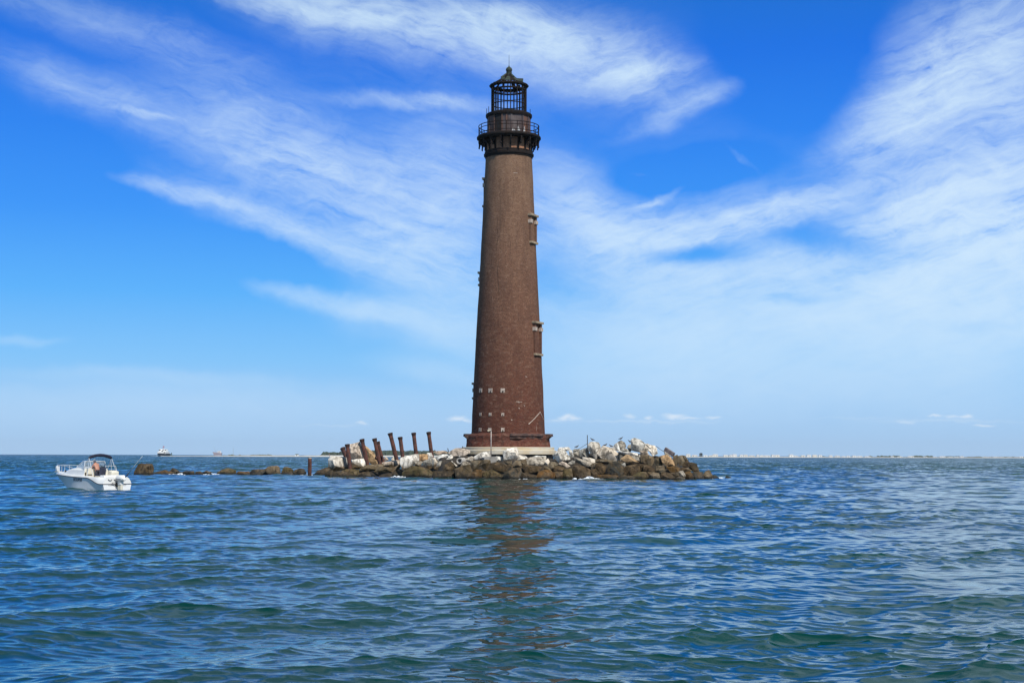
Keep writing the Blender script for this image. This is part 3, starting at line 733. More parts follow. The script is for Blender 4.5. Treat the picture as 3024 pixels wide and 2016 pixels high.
RK = [
# --- heap among the pilings
(2, 186, 'w', '105,900 130,850 200,795 330,800 660,840 690,1190 240,1250 110,1100', 'long white boulder with rust streaks at the piling end of the island'),
(2, 185.6, 'g', '820,980 860,955 1060,1000 1200,1160 1060,1195 830,1195', 'grey block between the two lower rusty pilings, below the tilted slab'),
(2, 186.4, 'W', '820,910 930,890 1180,860 1240,1000 1220,1150 1070,1010 850,965', 'bright white flat-topped rock the tilted slab leans on'),
(2, 188, 'p', '770,430 1070,350 1200,850 1170,840 930,905 790,880', 'big pale slab tilted up behind the pilings with a dark underside', dict(ridge=[(790, 690, -.42), (950, 665, -.48), (1165, 830, -.42)], lean=-.05, thick=.7)),
(2, 190.5, 't', '1200,420 1290,520 1480,670 1560,760 1620,1030 1440,1030 1330,960 1230,700', 'orange tan boulder behind the leaning pilings, the only one of its colour'),
(2, 184, 's', '1080,1190 1240,1080 1420,1050 1780,1050 1780,1100 1600,1130 1600,1240 1300,1260 1090,1250', 'flat buff ledge at the foot of the double piling'),
(2, 184, 'd', '0,1310 150,1190 250,1250 190,1350 0,1350', 'small weedy rock at the water beside the long white boulder', dict(low=1)),
(2, 183, 'd', '180,1280 540,1250 560,1400 1040,1430 1020,1500 170,1500', 'low dark wet slab at the waterline under the long white boulder', dict(low=1)),
(2, 184, 'v', '500,1260 700,1190 1040,1205 1075,1380 900,1420 560,1400', 'olive weed-covered rock under the grey block by the pilings', dict(low=1)),
(2, 182.5, 'd', '1020,1440 1090,1310 1340,1255 1420,1400 1300,1500 1030,1500', 'dark wedge-shaped rock at the waterline under the buff ledge', dict(low=1)),
(3, 183, 's', '-30,1110 390,1145 400,1290 -150,1285', 'rectangular buff block with a black gap under it, near the steepest piling'),
(3, 186, 'p', '90,990 430,945 640,900 660,1050 380,1160 260,1140 110,1100', 'pale layered slab the steepest piling stands on'),
(3, 183.5, 's', '390,1160 640,1060 655,1130 560,1230 410,1285', 'small buff block wedged under the pale layered slab'),
(3, 182.8, 'd', '400,1300 560,1230 720,1280 850,1430 800,1500 420,1500', 'dark wet rock at the waterline below the small buff block', dict(low=1)),
(3, 192, 'p', '140,880 190,810 250,850 290,920 170,965', 'small cream rock seen behind the double piling'),
(3, 193, 'w', '370,890 440,810 490,930 400,950', 'small white rock peeping out behind the steepest piling'),
(3, 182, 'W', '670,840 820,830 950,760 1090,730 1200,740 1210,930 1060,1060 900,1180 720,1200 650,1000', 'big bright white boulder with a sloping front under the short piling'),
(3, 182.8, 't', '1240,740 1490,730 1500,930 1240,975', 'square tan block with a stain, beside the big bright white boulder'),
(3, 183.4, 'W', '1480,700 1600,690 1650,800 1560,950 1490,930', 'white block between the square tan block and the last piling'),
(3, 180, 'g', '1350,960 1650,830 1770,920 1775,1100 1540,1190 1360,1090', 'pale grey faceted boulder below the last piling'),
(3, 181, 'g', '1070,960 1200,950 1350,970 1240,1130 1090,1080', 'small grey rock under the square tan block'),
(3, 178, 'v', '920,1150 1060,1090 1330,1130 1500,1200 1680,1280 1660,1480 850,1490 730,1290', 'broad olive brown mound of rock at the water under the square tan block', dict(low=1)),
(3, 177, 'd', '1640,1420 1700,1270 1800,1250 1860,1400 1850,1500 1660,1500', 'narrow dark rock at the waterline under the pale grey faceted boulder', dict(low=1)),
# --- west of the tower foot
(4, 178, 'w', '-20,700 60,640 190,860 130,1000 30,1080 -60,1000', 'off-white boulder split from its bright neighbour by a dark crack'),
(4, 175.5, 'g', '200,800 430,800 440,900 390,1060 200,1170 30,1090 190,900', 'grey striped boulder under the brightest white slab'),
(4, 178, 'W', '90,650 260,540 620,520 520,630 330,780 190,780', 'brightest smooth white slab in the heap west of the tower'),
(4, 181, 'p', '0,450 80,410 430,390 560,480 200,560', 'dull pink rock on the skyline beside the last piling'),
(4, 178, 'p', '560,480 640,440 850,300 1060,290 1180,330 1390,370 1390,480 1150,590 760,590', 'wide pinkish white boulder touching the end of the concrete base'),
(4, 176.4, 'W', '430,830 560,640 680,540 750,640 720,760 510,910', 'pale slanting slab between the pinkish boulder and the dark brown one'),
(4, 173, 'd', '400,1190 440,940 680,800 900,1050 720,1180 560,1220', 'dark brown triangular boulder with a pale rim, below the slanting slab'),
(4, 174.5, 'w', '690,800 720,790 960,1000 890,1070', 'thin pale beam lying on the edge of the dark brown triangular boulder', dict(thick=1.2)),
(4, 172.4, 'g', '1040,1010 1130,830 1250,800 1420,880 1440,950 1090,1010', 'grey rock with a white upper edge beside the broken concrete pipe'),
(4, 170, 'd', '830,1090 1040,1000 1400,920 1480,1200 1490,1530 910,1530', 'large dark square block with a split across it, at the waterline', dict(low=1)),
(4, 171, 'd', '0,1180 400,1180 780,1180 890,1530 0,1530', 'long low dark rock at the waterline beside the large dark square block', dict(low=1)),
(4, 171, 's', '1440,790 1860,760 1800,900 1740,1080 1560,1200 1450,960', 'greenish grey boulder left of the wedge rock under the lamp pole'),
(4, 170.8, 's', '1900,740 2210,730 2200,900 2060,1170 1780,960', 'wedge-shaped grey-green rock pointing down, directly under the lamp pole'),
(4, 174, 'w', '1360,640 1480,600 1560,680 1500,790 1320,800 1180,760', 'small white rock under the west end of the concrete base'),
(4, 174.4, 'W', '1540,650 1760,500 1900,440 2200,430 2200,620 2000,740 1650,740', 'brilliant white boulder behind the lamp pole, against the concrete base'),
(4, 168.5, 'o', '1480,1250 1640,1120 1860,1110 1840,1350 1700,1480 1480,1500', 'golden brown weedy rock at the waterline under the greenish grey boulder', dict(low=1)),
(4, 168.8, 'v', '1780,1180 2100,1170 2260,1180 2400,1380 2300,1520 1720,1520', 'low olive rock at the waterline under the lamp pole', dict(low=1)),
# --- in front of the tower
(5, 172.3, 'W', '590,400 780,290 1110,270 1170,400 1165,640 900,700 640,735', 'big white cube-like boulder standing in front of the concrete base'),
(5, 173, 'W', '340,600 560,640 600,780 420,770 330,790', 'small white rock between the lamp pole and the white cube-like boulder'),
(5, 173, 'W', '1160,760 1165,560 1260,640 1340,570 1430,580 1560,690 1500,790 1260,770', 'low jagged white rock beside the white cube-like boulder'),
(5, 172.2, 'g', '1470,690 1700,640 2220,620 2240,900 1900,990 1500,920', 'long pale slab with vertical drill grooves below the concrete base'),
(5, 174, 'W', '1700,640 1900,580 2240,600 2240,690 1720,690', 'flat white rock lying on the grooved slab'),
(5, 169.8, 'b', '20,1130 120,880 340,830 560,880 720,940 850,1040 640,1220 420,1130 150,1140', 'domed tan brown boulder with a black hollow beneath it'),
(5, 171, 's', '640,820 760,780 930,790 930,900 870,990 760,960', 'small buff rock under the black gap of the white cube-like boulder'),
(5, 170.5, 's', '890,1000 1060,780 1250,760 1330,960 1300,1080 960,1040', 'buff block with a pale edge above the big charcoal boulder'),
(5, 168, 'k', '650,1240 850,1080 1260,1040 1330,1250 1270,1530 760,1530 620,1350', 'big charcoal boulder at the waterline in front of the tower', dict(low=1)),
(5, 169.5, 'b', '1330,960 1500,930 1850,980 2100,1000 1990,1180 1740,1250 1480,1280 1410,1120', 'wide brown boulder below the grooved slab'),
(5, 167.9, 'o', '1890,1450 1970,1200 2220,1130 2350,1120 2600,1260 2560,1420 2350,1500 1900,1500', 'golden orange boulder at the waterline under the grooved slab', dict(low=1)),
(5, 167.8, 'b', '1270,1420 1340,1230 1480,1330 1880,1350 1890,1500 1300,1520', 'low brown rock between the charcoal and the golden orange boulders', dict(low=1)),
(5, 168.8, 'v', '0,1160 210,1130 320,1330 620,1350 640,1500 0,1520', 'olive rock at the waterline under the domed tan brown boulder', dict(low=1)),
(5, 171.3, 's', '1240,770 1480,700 1530,930 1340,960', 'buff rock between the low jagged white rock and the grooved slab'),
# --- east of the tower foot
(6, 172, 'w', '430,560 520,440 780,330 900,380 1050,640 1080,720 820,765 660,880 520,700', 'large white cube boulder with a dark western face at the base end', dict(ridge=[(640, 470, -.36), (720, 700, -.42), (820, 755, -.35)], lean=.2)),
(6, 175, 'W', '610,380 680,270 1030,250 1100,340 980,400 850,310', 'white capped rock behind the cube boulder with the dark western face'),
(6, 174, 'w', '1040,380 1150,360 1210,500 1250,630 1080,660', 'pale narrow rock east of the cube boulder with the dark western face'),
(6, 174.6, 'g', '1210,480 1420,400 1410,590 1250,590', 'small grey block with a dark hollow beside the pale narrow rock'),
(6, 176.5, 'g', '1190,370 1290,320 1480,330 1420,420 1220,480', 'low grey rock on the skyline just east of the concrete base'),
(6, 174.6, 'g', '1420,400 1560,330 1760,270 1790,360 1840,560 1720,640 1500,640 1430,520', 'broad smooth grey boulder below the thin dark rod'),
(6, 174, 'w', '1780,180 1900,40 2060,60 2200,70 2260,230 2150,500 2110,690 2060,680 1790,350', 'tall pale boulder tapering downwards right beside the thin dark rod', dict(lean=.25)),
(6, 172, 'g', '1260,660 1340,650 1970,870 1890,990 1700,1000 1280,800', 'long grey plank-like slab sloping down east of the cube boulder'),
(6, 173, 'w', '1570,640 1800,660 2060,720 2050,870 1930,880 1600,770', 'grooved pale slab lying under the tall tapering boulder'),
(6, 171, 'p', '630,900 790,800 960,870 1100,1000 960,1040 660,950', 'pink tan rock under the cube boulder with the dark western face'),
(6, 171.8, 'g', '1010,880 1170,760 1280,790 1270,900 1120,980', 'grey rock with a white spot under the upper end of the plank-like slab'),
(6, 170.5, 's', '230,1000 300,830 480,820 620,900 520,1050 470,1140 240,1130', 'buff brown boulder below the gap beside the cube boulder'),
(6, 169.9, 'b', '470,1040 640,960 870,1050 850,1150 620,1240 470,1180', 'brown rock under the pink tan rock'),
(6, 168.4, 'b', '430,1250 560,1180 820,1200 800,1450 600,1500 450,1450', 'grey brown rock at the waterline east of the golden orange boulder', dict(low=1)),
(6, 168.4, 'v', '830,1110 1150,1070 1210,1400 1150,1480 830,1460', 'olive block at the waterline beside the grey brown rock', dict(low=1)),
(6, 169, 'b', '1190,1080 1250,980 1480,940 1680,1030 1880,1150 1860,1330 1440,1430 1230,1280', 'big brown boulder with a pale ledge on top, behind the white surf', dict(low=1)),
(6, 171, 's', '1880,930 2060,850 2220,890 2300,1000 2200,1090 2080,1100 1920,1030', 'buff brown rock below the grooved pale slab'),
(6, 169.2, 'b', '1860,1160 2080,1090 2220,1250 2220,1440 1880,1430', 'brown rock with a split, at the waterline behind the surf', dict(low=1)),
(6, 171.6, 'w', '110,800 240,690 310,830 240,1010 130,860', 'small pale rock at the east end of the grooved slab under the base'),
(6, 170.2, 's', '90,1000 220,990 240,1130 430,1240 300,1260 90,1120', 'small brown rock over the golden orange boulder'),
# --- east heap
(7, 173.6, 'w', '40,600 100,480 230,340 360,420 540,410 620,500 720,600 725,840 640,800 400,750 200,760 60,650', 'wide white boulder with vertical grey stripes in the middle of the east heap'),
(7, 174.6, 'W', '540,410 620,290 720,220 730,390 800,530 640,490', 'bright white slab leaning on the striped white boulder'),
(7, 175.5, 'g', '720,220 830,160 950,230 1000,370 940,400 800,490 720,390', 'peaked grey white rock on the skyline behind the leaning white slab'),
(7, 174.5, 'g', '800,500 890,395 950,400 1080,470 1140,560 920,540', 'grey rock with a shaded face under the peaked skyline rock'),
(7, 176.2, 'g', '1030,400 1080,310 1180,290 1180,480 1140,540', 'grey rock tucked behind the tallest block of the east heap'),
(7, 174, 'w', '1170,130 1240,120 1270,75 1450,130 1640,280 1540,500 1430,545 1300,490 1170,480', 'tallest block on the east heap, white with grey vertical streaks', dict(lean=.12, ridge=[(1400, 330, -.3), (1240, 300, -.22)])),
(7, 175, 'w', '1620,290 1700,265 1880,360 1900,500 1740,480 1700,520 1530,510', 'off-white boulder joined to the sloping end of the tallest block'),
(7, 172.9, 'W', '720,520 800,515 1000,570 1360,585 1370,660 1150,650 900,610', 'long thin white ledge running below the tallest block', dict(thick=.6)),
(7, 173.2, 'g', '740,570 910,560 930,650 830,800 800,860', 'dark grey rock wedged under the end of the thin white ledge'),
(7, 171.4, 't', '815,780 1010,635 1090,640 1420,890 1240,970 1090,900 980,870', 'pyramid-shaped buff boulder with a white stripe down its middle', dict(tide=.4)),
(7, 172.8, 'g', '1110,650 1450,640 1490,890 1330,860 1200,740', 'dark grey slab behind the pyramid-shaped boulder'),
(7, 173.8, 'p', '1440,540 1500,505 1690,530 1750,650 1480,610', 'cream block under the sloping end of the tallest block'),
(7, 172.3, 's', '1480,660 1680,630 1900,710 1920,860 1840,990 1640,910 1490,880', 'buff boulder with a pale upper edge east of the pyramid-shaped one'),
(7, 168.3, 'k', '330,1180 370,1030 460,880 700,855 830,940 900,1080 920,1260 860,1420 640,1430 380,1350', 'rounded black algae-covered boulder at the waterline, the darkest on the island', dict(low=1)),
(7, 170.2, 'g', '840,950 960,895 990,1010 920,1080', 'small grey triangular rock beside the black algae-covered boulder'),
(7, 169.8, 'b', '920,1080 1000,1005 1240,955 1440,930 1460,1200 1250,1340 940,1310', 'brown boulder under the pyramid-shaped one'),
(7, 170.6, 'b', '1440,940 1640,955 1850,1000 1840,1190 1600,1210 1450,1190', 'brown rock with rusty patches east of the brown boulder under the pyramid'),
(7, 171.5, 's', '0,800 280,775 460,805 880,885 830,930 450,880 300,920 0,880', 'thin pale ledge over the black algae-covered boulder', dict(thick=.7)),
(7, 167.6, 'o', '80,1310 380,1290 720,1330 700,1460 400,1470 80,1440', 'orange weedy rock at the waterline under the black boulder', dict(low=1)),
(7, 170.4, 'b', '-10,930 150,900 330,1000 350,1180 330,1330 60,1340 -10,1150', 'brown rock beside the black boulder, above the surf', dict(low=1)),
(7, 168.5, 'v', '1230,1310 1400,1210 1650,1195 1730,1380 1500,1450 1250,1450', 'olive rock at the waterline under the brown rock with rusty patches', dict(low=1)),
(7, 168.7, 'b', '1690,1200 1900,1170 1930,1420 1740,1430', 'brown block at the waterline east of the olive rock', dict(low=1)),
(7, 167.6, 'd', '690,1390 940,1310 1250,1350 1260,1470 720,1490', 'low dark rock at the waterline between the black boulder and the olive rock', dict(low=1)),
# --- east end
(8, 175, 'w', '50,90 160,110 300,130 340,330 290,370 270,230 100,230', 'white rock at the eastern shoulder of the heap'),
(8, 173.8, 'W', '115,225 280,225 275,390 230,390', 'small white keystone-shaped rock at the eastern shoulder'),
(8, 175.6, 'w', '300,150 350,200 370,340 310,350', 'slim white rock behind the keystone-shaped one'),
(8, 172, 's', '280,620 320,460 440,395 490,520 480,650 330,650', 'buff boulder east of the keystone-shaped rock'),
(8, 171.3, 't', '440,400 600,360 720,440 800,600 800,650 620,670 490,570', 'tan boulder with pale top edges under the leaning beam', dict(tide=.4)),
(8, 174.4, 'w', '530,290 570,210 640,310 700,390 560,380', 'white rock the dark leaning beam rests on'),
(8, 172, 's', '770,400 880,360 890,610 830,650 760,500', 'dark buff rock at the lower end of the leaning beam', dict(tide=.5)),
(8, 171.8, 's', '880,400 1000,375 1060,540 1000,650 940,660 880,570', 'grey buff rock with a white top near the east end', dict(tide=.8)),
(8, 173, 's', '1000,380 1070,385 1150,500 1060,570', 'small buff rock at the edge of the open water, east end', dict(tide=.4)),
(8, 171.8, 'b', '990,660 1070,530 1150,515 1230,640 1130,710', 'brown rock above a black hollow near the east end'),
(8, 172, 'd', '1140,540 1280,570 1370,600 1440,800 1300,810 1180,710', 'dark brown boulder sloping into the sea at the east end'),
(8, 170, 'o', '590,690 800,650 930,700 910,810 700,810', 'orange brown rock under the tan boulder'),
(8, 170, 's', '320,650 520,645 570,770 470,840 310,790', 'grey buff rock under the buff boulder east of the keystone', dict(tide=.3)),
(8, 170, 'b', '0,640 130,645 290,740 290,810 100,810 0,770', 'reddish brown rock with a triangular dent'),
(8, 167.5, 's', '165,890 240,815 400,835 450,970 380,1040 190,1000', 'rounded buff rock at the waterline towards the east end', dict(low=1, tide=.2)),
(8, 167.5, 'b', '440,880 520,790 700,845 810,960 790,1040 560,1040', 'brown peaked rock at the waterline east of the rounded buff rock', dict(low=1)),
(8, 167, 's', '810,980 900,925 1060,955 1075,1030 830,1040', 'low pale flat rock at the waterline near the east end', dict(low=1, tide=.0)),
(8, 168.5, 'g', '905,800 1010,770 1080,880 1070,950 980,910', 'bluish grey slab tilted above the low pale flat rock', dict(tide=.2)),
(8, 168.8, 'o', '1050,830 1200,790 1290,930 1220,1030 1070,1030', 'rusty orange rock at the waterline near the east end', dict(low=1)),
(8, 171, 'k', '1240,820 1520,805 1560,1020 1280,1030', 'black wet block at the waterline near the east end', dict(low=1)),
(8, 172, 's', '1520,900 1600,790 1690,750 1770,890 1760,1020 1540,1020', 'pointed buff rock standing alone at the east tip', dict(low=1, tide=.3)),
(8, 175, 'k', '1720,960 1770,890 1850,895 1940,950 1900,1010 1720,1010', 'low black rock trailing from the east tip', dict(low=1)),
(8, 180, 'k', '2095,960 2130,915 2240,935 2270,965 2200,1000 2100,1000', 'tiny black rock awash beyond the east tip', dict(low=1)),
(8, 168.6, 'd', '-10,830 90,825 140,930 100,1040 -10,1040', 'small dark rock at the waterline under the reddish brown rock', dict(low=1)),
(8, 170, 'b', '990,690 1150,700 1250,780 1060,830 900,800', 'flat brown rock above the bluish grey slab'),
(8, 168.4, 'd', '700,830 900,800 930,920 800,980', 'dark rock in the hollow beside the bluish grey slab'),
]
RB = [
(9, 198, 'd', '130,340 220,170 300,140 540,150 570,240 545,390 520,420 140,420', 'big square dark rock with a white top at the end of the breakwater', dict(low=1, thick=.6)),
(9, 197, 'o', '540,370 700,335 830,285 900,305 1040,345 1090,390 1030,440 540,440', 'long golden brown rock beside the big square dark rock', dict(low=1)),
(9, 200, 'k', '950,320 1020,240 1100,275 1210,345 1060,360', 'black pointed rock behind the golden brown one', dict(low=1)),
(9, 199, 'k', '1220,340 1330,310 1500,315 1530,400 1300,410', 'flat black rock between two patches of foam', dict(low=1)),
(9, 197, 'd', '1510,430 1560,330 1640,315 1710,345 1730,440', 'reddish dark rock beside the flat black rock', dict(low=1)),
(9, 200, 'k', '1720,340 1800,305 1910,330 1900,380', 'low black rock with foam in front of it', dict(low=1)),
(9, 197, 'd', '1770,410 1840,370 1920,375 1920,440 1780,440', 'small reddish rock in the foam', dict(low=1)),
(9, 199.5, 'v', '2050,360 2150,285 2300,245 2400,270 2480,300 2420,340 2200,380', 'grey olive rock halfway along the breakwater', dict(low=1)),
(10, 197.5, 'd', '0,400 60,325 120,345 185,400', 'small dark triangular rock in front of the grey olive one', dict(low=1)),
(10, 198, 'o', '240,390 320,305 550,305 570,390', 'yellow brown block-like rock in the breakwater', dict(low=1)),
(10, 199.5, 'k', '555,340 650,255 870,265 1110,262 1070,330 800,380 570,390', 'long black slab leaning against the tallest breakwater rock', dict(low=1)),
(10, 198.6, 's', '890,262 980,195 1150,175 1205,200 1230,340 1130,380 1100,262', 'tallest breakwater rock, grey with a pale ridge', dict(low=1, tide=.35)),
(10, 200, 'v', '1270,300 1320,200 1430,215 1510,270 1490,330 1290,330', 'olive rock east of the tallest breakwater rock', dict(low=1)),
(10, 199, 'k', '1490,340 1560,265 1650,235 1735,245 1790,320 1720,360', 'rounded black rock near the lone piling', dict(low=1)),
(10, 197, 'd', '1235,400 1260,325 1480,310 1530,390', 'low greenish rock in front of the olive one', dict(low=1)),
(10, 196, 'k', '1610,410 1740,365 1850,425 1650,440', 'black rock awash in front of the lone piling', dict(low=1)),
(10, 196, 'd', '1950,370 2060,280 2200,225 2300,200 2380,330 2300,400 2000,400', 'weedy brown rock between the lone piling and the long white boulder', dict(low=1)),
(10, 197, 's', '560,390 640,340 790,335 810,400 590,410', 'low pinkish rock under the long black slab', dict(low=1, tide=.0)),
(10, 197, 'v', '1030,390 1120,315 1260,335 1290,400', 'low olive rock under the tallest breakwater rock', dict(low=1)),
]
def run_rocks(L, group, s0):
    for i, r in enumerate(L):
        zx, zy, zs = ZN[r[0]]
        cv = lambda a: (zx + a[0] / zs, zy + a[1] / zs)
        pix = [cv(tuple(map(float, q.split(',')))) for q in r[3].split()]
        op = dict(r[5]) if len(r) > 5 else {}
        if 'ridge' in op:
            op['ridge'] = [(*cv(q), q[2]) for q in op['ridge']]
        nm = 'rock_slab' if any(w in r[4] for w in ('slab', 'ledge', 'beam')) else 'boulder'
        rock_obj(nm, pix, r[1], r[2], r[4], 'boulder' if nm == 'boulder' else 'rock slab', group, seed=s0 + i, **op)
run_rocks(RK, GI, 1)
run_rocks(RB, GB, 300)

# rubble core of the island, under and behind the boulders
def mound():
    nx, ny = 300, 130
    xl, xr = P(985, 1400, 176 * K).x, P(2075, 1400, 170 * K).x
    ya, yb_ = 165 * K, 212 * K
    vs = []; fs = []
    def key(x):
        px = 1512 + x / (174 * K) * FPX
        pts = [(985, -.6), (1020, .55), (1180, .8), (1230, 1.3), (1290, 2.1), (1370, 2.2), (1420, 1.9), (1640, 1.9), (1720, 2.5), (1840, 2.75), (1950, 2.3), (2030, 1.1), (2060, .1), (2075, -.6)]
        for (a, b), (c, d) in zip(pts, pts[1:]):
            if px <= c: return b + (d - b) * (px - a) / (c - a)
        return -.6
    for j in range(ny + 1):
        y = ya + (yb_ - ya) * j / ny
        for i in range(nx + 1):
            x = xl + (xr - xl) * i / nx
            px = 1512 + x / (174 * K) * FPX
            f0 = 170.0 + 11.5 * ss(1312, 1235, px) + max(0, (px - 2000) / 75) * 4
            f = min(1, max(0, (y / K - f0) / 7.0)); f = f * f * (3 - 2 * f)
            g = min(1, max(0, (208 - y / K) / 12.0))
            z = -.9 + (key(x) + .9) * f * g + .15 * mnoise.noise((x * .9, y * .9, 0)) + .5 * (.4 - mnoise.voronoi((x * .8, y * .8, 0))[0][0])
            vs.append((x, y, z))
    for j in range(ny):
        for i in range(nx):
            a = j * (nx + 1) + i
            fs.append((a, a + 1, a + nx + 2, a + nx + 1))
    o = MB().add(vs, fs).build('ground', mat('dark_rubble', (.040, .031, .022), .95, 0, .5, 2, .8))
    tag(o, 'dark rubble ground under the boulders', 'ground', kind='structure')
mound()

# ------------------------------------------------------------------ pilings
M_PILE = mat('rusted_steel_pile', (.115, .036, .022), .8, 0, .7, 2.2, .5, (.028, .014, .012), sc=(1.5, 1.5, .6))
M_PILE2 = mat('rusted_collar', (.05, .02, .015), .8, 0, .6, 3, .5)
def z2(z, a, b): return ZN[z][0] + a / ZN[z][2], ZN[z][1] + b / ZN[z][2]
PL = [(2, 540, 545, 655, 835, 132, 189, 'short rusty steel piling tilted furthest over, beside the tilted slab'),
      (2, 684, 432, 772, 1215, 122, 185.3, 'rusty steel piling standing in front of the long white boulder'),
      (2, 1136, 276, 1318, 1120, 124, 187, 'rusty steel piling between the tilted slab and the orange tan boulder'),
      (2, 1522, 256, 1712, 1130, 120, 186, 'rusty steel piling with a shorter one close behind it'),
      (2, 1628, 352, 1790, 980, 100, 190, 'shorter rusty piling half hidden behind another one'),
      (3, 333, 88, 556, 990, 126, 187, 'longest and steepest leaning rusty piling on the pale layered slab'),
      (3, 643, 213, 728, 860, 120, 184.5, 'short rusty piling over the big bright white boulder'),
      (3, 1059, 80, 1146, 790, 118, 184.5, 'tall rusty piling over the square tan block'),
      (3, 1523, 55, 1618, 760, 116, 185.5, 'tall rusty piling nearest to the brick tower')]
for zn, tx, ty, bx, by, w, D, lab in PL:
    top = P(*z2(zn, tx, ty), D * K + .35); bot = P(*z2(zn, bx, by), D * K)
    s = ZN[zn][2]
    r = w / s / 2 * D * K / FPX
    d = (bot - top).normalized()
    foot = bot + d * .45
    rt_ = empty('steel_piling', foot); tag(rt_, lab, 'piling', 'rusty pilings leaning over the island')
    L = (top - foot).length
    q = Vector((0, 0, 1)).rotation_difference(top - foot)
    rt_.rotation_mode = 'QUATERNION'; rt_.rotation_quaternion = q
    n = 20
    mb = MB().lathe([(r, 0), (r, L * .3), (r * 1.02, L * .55), (r * .98, L * .8), (r, L - .12), (r * .86, L - .02), (r * .86, L - .6)], n, jit=lambda a, z: .02 * mnoise.noise((a * 2, z * 2, tx)))
    mb.build('pipe', M_PILE, rt_, True, angle=40)
    MB().lathe([(r * 1.01, L - .36), (r * 1.22, L - .16), (r * 1.27, L - .14), (r * 1.27, L), (r * .86, L + .002), (r * .86, L - .3)], n).build('collar', M_PILE2, rt_, True, angle=40)
    if zn == 2 and tx == 1522:
        MB().ball((-r * 1.1, 0, L - 2.2), .22, 8, 6).build('lug', M_PILE2, rt_)
t_, b_ = P(915, 1351, 195 * K), P(914.5, 1396, 195 * K)
rt_ = empty('steel_piling', (b_.x, b_.y, -.8)); tag(rt_, 'lone upright rusty piling with a pale cap, standing in the water', 'piling', 'rusty pilings leaning over the island')
L = t_.z + .8; r = 5.6 * 195 * K / FPX
MB().lathe([(r, 0), (r, L - .12)], 20).build('pipe', M_PILE, rt_, True)
MB().lathe([(r * 1.02, L - .12), (r * 1.06, L - .1), (r * 1.06, L), (0, L + .02)], 20).build('cap', M_PALE, rt_, True, angle=40)

# ------------------------------------------------------------------ small things on the island
M_GALV = mat('weathered_pole', (.42, .36, .32), .6, .1, .3, 4)
M_BLK = mat('grey_concrete', (.30, .28, .25), .9, 0, .3, 2, .3)
a, b_ = P(1430, 1360, 171.2 * K), P(1466, 1347.5, 171.2 * K)
cb = MB().box(((a.x + b_.x) / 2, a.y + .7, (a.z + b_.z) / 2 - .2), (b_.x - a.x, 1.4, b_.z - a.z + .4)).build('concrete_block', M_BLK, None, bevel=.04)
tag(cb, 'grey concrete block holding the thin lamp pole', 'block')
p0 = P(1450, 1348, 171.6 * K); p1 = P(1450.5, 1273, 171.6 * K)
lp = empty('lamp_pole', (p0.x, p0.y + .2, b_.z)); tag(lp, 'thin pale lamp pole with a small hooked head in front of the tower', 'pole')
Lp = p1.z - b_.z
MB().tube([(0, 0, 0), (0, 0, Lp)], .055, 8).build('pole', M_GALV, lp, True)
MB().tube([(0, 0, Lp), (-.05, 0, Lp + .1), (-.2, 0, Lp + .14), (-.28, 0, Lp + .05)], .07, 8).build('hooked_arm', M_GALV, lp, True)
MB().box((-.27, 0, Lp + .08), (.22, .2, .16)).build('lamp_head', M_CONC, lp, bevel=.03)
def rod(name, a, b, D, r, m, lab, cat):
    p, q = P(*a, D * K), P(*b, D * K)
    o = MB().tube([p, (p + q) / 2 + Vector((0, 0, -.02)), q], r, 6).build(name, m)
    tag(o, lab, cat); return o
M_REB = mat('rusty_rod', (.06, .045, .04), .7, .2, .3, 5)
rod('steel_rod', (1735, 1338), (1734.5, 1284), 174.8, .045, M_REB, 'thin dark upright rod rising from the east heap', 'rod')
rod('slack_wire', (1736, 1308), (1699, 1331), 175.2, .022, M_REB, 'thin wire slanting down from the upright rod', 'wire')
rod('slack_wire', (1938, 1317), (1962, 1334), 174.6, .03, M_REB, 'thin wire slanting down by the eastern shoulder of the heap', 'wire')
rod('rebar_stub', (1325, 1333), (1322, 1323), 178, .05, M_REB, 'bent dark rod stub on the pink skyline rock', 'rod')
rod('rebar_stub', (1364, 1324), (1367, 1317), 178.5, .05, M_REB, 'dark rod stub at the west end of the concrete base', 'rod')
pa, pb = P(1964, 1325, 173.6 * K), P(1990, 1342.5, 173 * K)
d = (pb - pa); bmx = MB()
q = d.to_track_quat('X', 'Z').to_matrix()
o = MB().box((pa + pb) / 2, (d.length, .35, .42), q).build('timber_beam', mat('dark_timber', (.10, .075, .08), .85, 0, .5, 3, .4, (.22, .19, .18)), None, bevel=.03)
tag(o, 'dark weathered beam leaning down the rocks near the east end', 'beam')
# broken concrete pipe with its round mouth towards the sea
c = P(1357, 1360, 172.6 * K); r = 9.5 * 172.6 * K / FPX
pp = empty('concrete_pipe', c); tag(pp, 'broken round concrete pipe lying with its mouth towards the sea', 'pipe')
prof = [(r * .62, 0), (r * .95, -.02), (r, .06), (r, 1.5), (r * .62, 1.5), (r * .62, .0)]
o = MB().lathe([(a_, b__) for a_, b__ in prof], 28).build('pipe_wall', mat('old_concrete', (.46, .43, .39), .9, 0, .3, 3, .4), pp, True, angle=40)
o.rotation_euler = (R(-90), 0, R(-14))
o = MB().lathe([(0, .42), (r * .63, .42)], 28).build('plug', mat('old_concrete_core', (.26, .25, .24), .9, 0, .3, 3, .4), pp)
o.rotation_euler = (R(-90), 0, R(-14))

